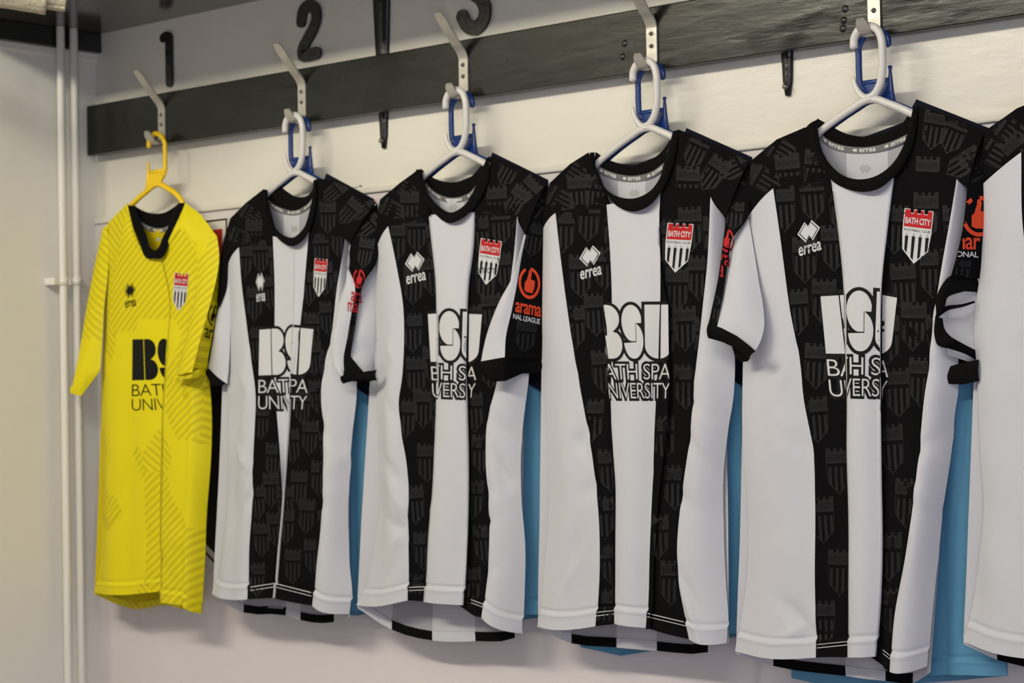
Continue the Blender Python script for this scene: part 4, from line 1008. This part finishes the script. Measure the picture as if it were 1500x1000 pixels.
# fifth shirt: sleeve end twisted, its opening towards the room
S5['sleeves'] = [dict(panels=[
        sl_band([(1417, 276), (1409, 340), (1399, 382), (1392, 405)], [(1444, 193), (1452, 260), (1450, 340), (1442, 409)], (-0.060, -0.078), (-0.027, -0.030)),
        ([K([(1390, 425), (1385, 445), (1383, 480), (1388, 520)], -0.055, -0.058), K([(1436, 428), (1436, 460), (1434, 500), (1434, 535)], -0.030, -0.030)], [dict(n=10, m=2, b=-0.004)])],
      cuffs=[ring([(1437, 404), (1412, 402), (1392, 404), (1378, 420), (1370.5, 440), (1372.5, 464)], [(1437, 431), (1424, 426), (1404, 429), (1388, 436), (1384, 449), (1373, 466)], [-0.030, -0.076, -0.088], [-0.032, -0.074, -0.088], 0.004, 6, 30),
             ring([(1371, 461), (1384, 449), (1410, 445), (1428, 440)], [(1373, 466), (1388, 455), (1412, 449), (1429, 443)], [-0.086, -0.07, -0.05], [-0.086, -0.07, -0.05], 0.002, 3, 16),
             ring([(1370, 462), (1368.5, 490), (1373, 505), (1392, 511), (1415, 519), (1434, 530)], [(1381, 466), (1384, 482), (1392, 492), (1405, 500), (1420, 508), (1434, 515)], [-0.086, -0.080, -0.035], [-0.084, -0.078, -0.033], 0.004, 5, 24),
             pairs([(1386, 538), (1410, 531), (1434, 526)], [(1386, 562), (1410, 563), (1434, 558)], 4, -0.05, -0.05, 0.003, nrow=6)],
      badge=lambda so, bv: badge(so, bv, (1434, 316.5), 25, 30, 2, [('nar', -1.25, 0.1, -1.65, -1.05, 0), ('IONAL', -1.4, 0.0, -2.02, -1.74, 1)], OR_, M['ink_w']),
      ghost=[(1430, 250, 30, 54, 60), (1405, 395, 34, 30, 5)])]
shirts = [striped_shirt(k+1, D) for k, D in enumerate((S2, S3, S4, S5, S6))]

# ------------------------------------------------------------------ yellow goalkeeper shirt
def yellow_shirt():
    SEED[0] = 1.3
    root = thing('goalkeeper_shirt', 'yellow goalkeeper shirt with a black V collar, under the number 1', 'shirt', (HX[0]+0.01, YW, ZH-0.13))
    Y = M['yellow']; set_creases(HX[0]+0.0, ZH-0.13, 5, 0.13)
    L = [(153, 425), (151.5, 495), (148, 541), (147, 600), (147.7, 668), (146, 776), (143, 833), (138, 868)]
    m1 = [(182, 352), (186, 450), (190, 600), (188, 760), (186, 871)]
    fo = [(236, 376), (248, 440), (244.5, 498), (239.5, 555), (237, 600), (235, 668), (234, 762), (234.5, 866)]
    fo2 = [(236, 376), (248, 440), (244.5, 498), (239.5, 555), (237, 600), (235, 668), (234, 762), (236, 882)]
    m2 = [(268, 330), (276, 430), (276, 560), (272, 700), (267, 886)]
    Rr = [(301, 378, -0.055), (303, 450, -0.046), (306, 540, YS), (310.5, 600, YS), (310, 668, YS-0.002), (303, 748, YS-0.005), (301, 812, YS-0.008), (296, 899, YS-0.012)]
    k = [K(L, YS, YS-0.012), K(m1, YFT, YFB), off(fo, 0, YFT, YFB, 0.006, 0.4), off(fo, 9, YFT, YFB, 0.007, 0.4), off(fo2, 0, YFT, YFB, -0.003, 0.4), K(m2, YFT, YFB-0.004), K(Rr, YS, YS-0.012)]
    s = [dict(n=10, e='o', b=0.004), dict(n=10, b=0.006), dict(n=2, w=0), dict(n=3, w=0), dict(n=8, b=0.004), dict(n=10, e='i', b=0.005)]
    fr = panel(k, s, 84, 1.0, hem=0.022); add('front_panel', fr, [Y], root); bv = bvh_of(fr)
    pl = pairs([(150, 337, -0.036), (168, 316, -0.036), (187, 297, -0.036), (195, 335, -0.048), (213, 376, YFT)], [(153, 427, YS), (168, 388, -0.05), (182, 354, YFT), (197, 362, YFT), (236, 378, YFT)], 5, 0, 0, 0.004)
    pr = pairs([(236, 376, YFT), (250, 345, -0.05), (262, 320, -0.046), (272, 297, -0.037), (295, 315, -0.036), (319, 347, -0.036)], [(238, 379, YFT), (254, 352, YFT), (266, 334, YFT), (277, 345, YFT), (290, 360, -0.054), (301, 384, -0.050)], 5, 0, 0, 0.004)
    add('shoulder', pl, [Y], root); add('shoulder', pr, [Y], root)
    D = dict(collar=dict(out=[(187, 301), (191, 319), (195.5, 335), (204, 356), (212, 375.5), (213.5, 377.5), (226, 378.5), (238, 377.5), (240, 375), (249.5, 354), (258.5, 334), (266, 315), (271, 297)],
                         **{'in': [(197, 301), (201, 312), (206, 323), (214, 343), (222.5, 364.5), (226, 367), (229.5, 365), (238, 348), (246, 332), (255, 312), (262, 298)]},
                         btop=[(191, 296), (200, 303), (216.5, 311), (237.5, 312), (255, 303), (265, 294)],
                         bbot=[(204, 322), (220, 331.5), (234, 334), (248, 329), (254, 320)], tape=7))
    collar_set(root, D, M['rib'], M['yellow_in'])
    B = dict(bhem=[(138, 870), (174, 886), (199, 892), (242, 886), (270, 892), (296, 897)], btops=[(150, 340), (205, 325), (220, 335), (236, 337), (252, 326), (317, 350)], bh=10, bmat=[0, 0, 0, 0, 0], L=L, R=[q[:2] for q in Rr], collar=D['collar'], ymat=Y)
    back_set(root, B, Y, Y, M['yellow_in'], M['yellow_in'])
    def sleeve(panels, cuffs, bd=None):
        parts = [panel(ks, sg, 30, 0.8, bt=lambda t: 0.3+0.7*t) for ks, sg in panels]
        V, Fc = join([(p[0], p[1]) for p in parts])
        so = obj('sleeve', V, Fc, [Y], root)
        for c in cuffs: add('cuff', c, [Y], so)
        if bd: bd(so, bvh_of(*parts))
    sleeve([([K([(150, 336), (138, 386), (125.5, 446), (113, 523), (102.5, 575)], -0.036, -0.088), K([(158, 330), (158, 400), (153, 446), (150.5, 500), (147.5, 541)], -0.040, -0.062)], [dict(n=10, b=0.010)])],
           [pairs([(103.5, 566, -0.089), (124, 552, -0.088), (147.5, 533, -0.066)], [(102.0, 576, -0.090), (117, 580, -0.090), (147.3, 543, -0.066)], 5, 0, 0, 0.002, nrow=6)])
    sleeve([([K([(288, 352), (290, 405), (283, 446), (270, 500), (256, 550)], -0.056, -0.085), K([(318, 345), (321.5, 367), (311, 440), (297, 490), (283, 545)], -0.044, -0.092)], [dict(n=10, b=0.008)]),
            ([K([(318, 345), (321.5, 367), (311, 440), (297, 490), (282, 537)], -0.043, -0.088), K([(319, 347), (323, 380), (321, 439), (311, 500), (303, 541)], -0.030, -0.050)], [dict(n=10, b=0.006)])],
           [pairs([(255.5, 549), (270, 548), (283, 544)], [(255, 557), (270, 556), (284, 553)], 4, -0.088, -0.088, 0.002, nrow=4),
            pairs([(283, 544, -0.088), (293, 540, -0.075), (304, 539, -0.05)], [(283, 554, -0.088), (293, 552, -0.075), (304, 549, -0.05)], 4, 0, 0, 0.002, nrow=4),
            pairs([(272, 553, -0.07), (287, 551, -0.06), (304, 547, -0.045)], [(267, 581, -0.07), (286, 574, -0.06), (305, 566, -0.045)], 4, 0, 0, 0.003, nrow=6)],
           lambda so, b: badge(so, b, (313, 462), 9, 16, 20, [('ara', -1.2, 0.8, -2.2, -1.3, 0)], M['ink_k'], M['ink_k']))
    sponsor(root, bv, [(0, .57, 0, .37, (194, 497), (244.3, 495.5), (192.8, 603), (237, 602))], dark=True)
    maker(root, bv, (190.6, 430), (16, -3.5), (1, 22), dark=True)
    crest(root, bv, (263.7, 427.7), (20.7, 2), (-5, 56))
    bb = bvh_from_obj(root, 'back_lining')
    put('neck_mark', [(cut(shape2d([DIA]), 0.3), affine(232, 351, 8, -1, 0, -6), bb, 0.0006, M['grey_mark'])], root)
yellow_shirt()

# ------------------------------------------------------------------ second garments: sky blue shirts on the blue hangers, against the wall
def loc_edge(k, pts):
    """local (x, z, y) -> edge line in world metres, through the same panel builder"""
    out = []
    for x, z, y in pts:
        a, b = prj((HX[k]+x, y, ZH+z)); out.append((float(a), float(b), y))
    return dict(p=out, y0=0, y1=0)
def blue_shirt(k, hem):
    SEED[0] = 9.1*k
    root = thing('football_shirt', 'sky blue shirt hanging behind the striped shirt on the %s hook' % ORD[k], 'shirt', (HX[k], YB, ZH-0.13), 'sky blue shirts behind the striped ones')
    yf, yb, ys = -0.0185, 0.012, -0.004
    zl, zr = hem; CREASES.clear()
    kn = [loc_edge(k, [(-0.185, -0.36, ys), (-0.19, -0.6, ys), (-0.165, zl, ys)]),
          loc_edge(k, [(-0.10, -0.27, yf), (-0.11, -0.6, yf+0.006), (-0.10, zl-0.006, yf+0.010)]),
          loc_edge(k, [(0.0, -0.26, yf), (0.0, -0.6, yf+0.006), (0.0, (zl+zr)/2-0.004, yf+0.010)]),
          loc_edge(k, [(0.10, -0.27, yf), (0.10, -0.6, yf+0.004), (0.095, zr-0.004, yf+0.006)]),
          loc_edge(k, [(0.14, -0.30, yf+0.004), (0.135, -0.6, yf+0.003), (0.13, zr-0.002, yf+0.004)]),
          loc_edge(k, [(0.185, -0.36, ys), (0.18, -0.6, ys), (0.185, zr, ys)])]
    fr = panel(kn, [dict(n=8, e='o'), dict(n=8, b=0.002), dict(n=8, b=0.002), dict(n=8, b=0.004), dict(n=8, e='i', b=0.003)], 40, 0.7, hem=0.022)
    add('front_panel', fr, [M['bluef']], root)
    bk = [loc_edge(k, [(x*1.0, -0.30, y), (x, -0.6, y), (x*h, z, y)]) for x, y, z, h in ((-0.185, ys, zl, .9), (-0.10, yb, zl-0.012, 1), (0, yb, (zl+zr)/2-0.014, 1), (0.10, yb, zr-0.014, 1.05), (0.185, ys, zr, 1.0))]
    add('back_panel', panel(bk, [dict(n=6)]*4, 30, 0.6), [M['bluef']], root)
    yk = [loc_edge(k, [(-0.185, -0.20, -0.012), (-0.185, -0.37, ys)]), loc_edge(k, [(-0.09, -0.172, -0.012), (-0.10, -0.275, yf)]), loc_edge(k, [(-0.075, -0.195, -0.017), (-0.01, -0.262, yf)]),
          loc_edge(k, [(0.062, -0.165, -0.017), (0.01, -0.264, yf)]), loc_edge(k, [(0.07, -0.136, -0.012), (0.10, -0.275, yf)]), loc_edge(k, [(0.19, -0.192, -0.012), (0.185, -0.37, ys)])]
    add('shoulder', panel(yk, [dict(n=6)]*5, 14, 0.3), [M['navy']], root)
    by = [loc_edge(k, [(-0.185, -0.20, -0.011), (-0.185, -0.31, ys)]), loc_edge(k, [(-0.09, -0.172, -0.011), (-0.10, -0.31, yb)]), loc_edge(k, [(0.0, -0.225, 0.0), (0, -0.31, yb)]), loc_edge(k, [(0.07, -0.136, -0.011), (0.10, -0.31, yb)]), loc_edge(k, [(0.19, -0.192, -0.011), (0.185, -0.31, ys)])]
    add('back_yoke', panel(by, [dict(n=5)]*4, 10, 0.2), [M['navy']], root)
    for s in (-1, 1):
        sv = [loc_edge(k, [(s*0.186, -0.193, -0.013), (s*0.20, -0.35, -0.012), (s*0.192, -0.515, -0.014)]), loc_edge(k, [(s*0.165, -0.23, -0.019), (s*0.16, -0.36, -0.0215), (s*0.150, -0.495, -0.0225)]), loc_edge(k, [(s*0.12, -0.30, -0.0195), (s*0.115, -0.38, -0.0215), (s*0.118, -0.475, -0.0215)])]
        so = add('sleeve', panel(sv, [dict(n=6, b=0.001)]*2, 20, 0.3), [M['bluef'] if False else M['navy']], root)
        cv = [loc_edge(k, [(s*0.192, -0.514, -0.014), (s*0.19, -0.545, -0.014)]), loc_edge(k, [(s*0.150, -0.494, -0.0225), (s*0.15, -0.523, -0.0225)]), loc_edge(k, [(s*0.118, -0.474, -0.0215), (s*0.12, -0.503, -0.0215)])]
        add('cuff', panel(cv, [dict(n=6, b=0.001)]*2, 5, 0), [M['navy']], so)
for k, h in ((1, (-0.915, -0.912)), (2, (-0.915, -0.896)), (3, (-0.945, -0.902)), (4, (-0.965, -0.935))): blue_shirt(k, h)

# ------------------------------------------------------------------ sign on the wall behind the yellow shirt, clear plate, towel
def sign():
    yw = WALL-0.004
    W3 = lambda a, b, y: tuple(P(a, b, y))
    root = thing('wall_sign', 'white shield sign with black outline, red top and black stripe, behind the yellow shirt', 'sign', tuple(P(270, 600, yw)))
    def plate(name, pts, y0, y1, m):
        f = [P(a, b, yw) for a, b in pts]; n = len(f)
        V = [(p[0], y1, p[2]) for p in f]+[(p[0], y0, p[2]) for p in f]
        Fc = [tuple(range(n)), tuple(range(2*n-1, n-1, -1))]+[(i, i+n, (i+1) % n+n, (i+1) % n) for i in range(n)]
        return obj(name, V, Fc, m, root, smooth=False)
    plate('board', [(150, 340), (336, 318), (336, 700), (333, 845), (262, 800), (150, 700)], yw, yw-0.003, M['sign_w'])
    y1 = yw-0.003
    for name, pts in (('outline', [(180, 338), (334.5, 319.5), (334.5, 322), (180, 341)]), ('outline', [(332.6, 321.5), (334.5, 321.5), (334.5, 420), (332.6, 420)]), ('outline', [(285, 792), (329, 838), (329, 834), (285, 788)])):
        plate(name, pts, y1, y1-0.0008, M['sign_k'])
    plate('red_band', [(200, 352), (327.5, 335), (327.5, 384), (200, 402)], y1, y1-0.0008, M['sign_r'])
    plate('black_stripe', [(300, 410), (330, 406), (329, 822), (300, 793)], y1, y1-0.0008, M['sign_k'])
    plate('black_stripe', [(225, 420), (262, 416), (262, 760), (225, 725)], y1, y1-0.0008, M['sign_k'])
sign()
def clear_plate():
    yw = WALL-0.004
    a, b = P(480, 276, yw), P(531, 330, yw)
    zt_ = P(531, 271, yw)[2]
    o = thing('sign_holder', 'small clear plastic sign holder on the wall behind the second shirt', 'sign holder', (b[0]-0.06, yw, zt_-0.05))
    box('front_sheet', (b[0]-0.12, yw-0.004, zt_-0.10), (b[0], yw-0.002, zt_), M['clear'], o, 0.0006)
    box('rim', (b[0]-0.003, yw-0.005, zt_-0.10), (b[0], yw, zt_), M['pipe'], o, 0.0006)
    box('rim', (b[0]-0.12, yw-0.005, zt_-0.003), (b[0], yw, zt_), M['pipe'], o, 0.0006)
clear_plate()

def towel():
    end = P(97, 0, -0.40); r1, r2 = 0.0215, 0.031
    root = thing('towel', 'cream rolled terry towel hanging over the front edge of the shelf', 'towel', tuple(end))
    ax = Vector((-0.42, -0.62, 0.10)).normalized()
    up = Vector((0, 0, 1)); up = (up-ax*up.dot(ax)).normalized(); si = ax.cross(up)
    def roll(name, c0, ln, rad, turns, n=150, rows=44):
        V = []; Fc = []
        for r in range(rows+1):
            t = r/rows; c = Vector(c0)+ax*ln*t
            for i in range(n+1):
                u = i/n; a = u*turns*2*PI; rr = rad*(0.42+0.58*u)
                nz = noise.noise((a*9*rad*40, t*ln*300, rad*90))*0.0011 + noise.noise((a*3, t*ln*60, 5))*0.0008
                p = c+(up*math.cos(a)+si*math.sin(a))*(rr+nz); V.append(tuple(p))
        for r in range(rows):
            for i in range(n): Fc.append((r*(n+1)+i, r*(n+1)+i+1, (r+1)*(n+1)+i+1, (r+1)*(n+1)+i))
        o = obj(name, V, Fc, M['towel'], root)
        md = o.modifiers.new('thickness', 'SOLIDIFY'); md.thickness = 0.0035; md.offset = -1
        return o
    roll('inner_roll', end, 0.10, r1, 2.6)
    roll('outer_roll', Vector(end)+ax*0.032+Vector((0, 0, -0.002)), 0.26, r2, 1.7)
    # the flap that lies back over the shelf and holds the roll
    V = []; Fc = []; pr = [(-0.415, end[2]+0.015), (-0.385, ZS+0.036), (-0.365, ZS+0.037), (-0.30, ZS+0.0295), (-0.20, ZS+0.0285)]
    pr = spline(pr, 24); x0, x1 = end[0]-0.13, end[0]-0.012
    for i in range(11):
        x = x0+(x1-x0)*i/10
        for y, z in pr: V.append((x, y, z+noise.noise((x*60, y*60, 1))*0.001))
    for i in range(10):
        for j in range(23): Fc.append((i*24+j, i*24+j+1, (i+1)*24+j+1, (i+1)*24+j))
    o = obj('flap', V, Fc, M['towel'], root); md = o.modifiers.new('thickness', 'SOLIDIFY'); md.thickness = 0.006; md.offset = 1
towel()
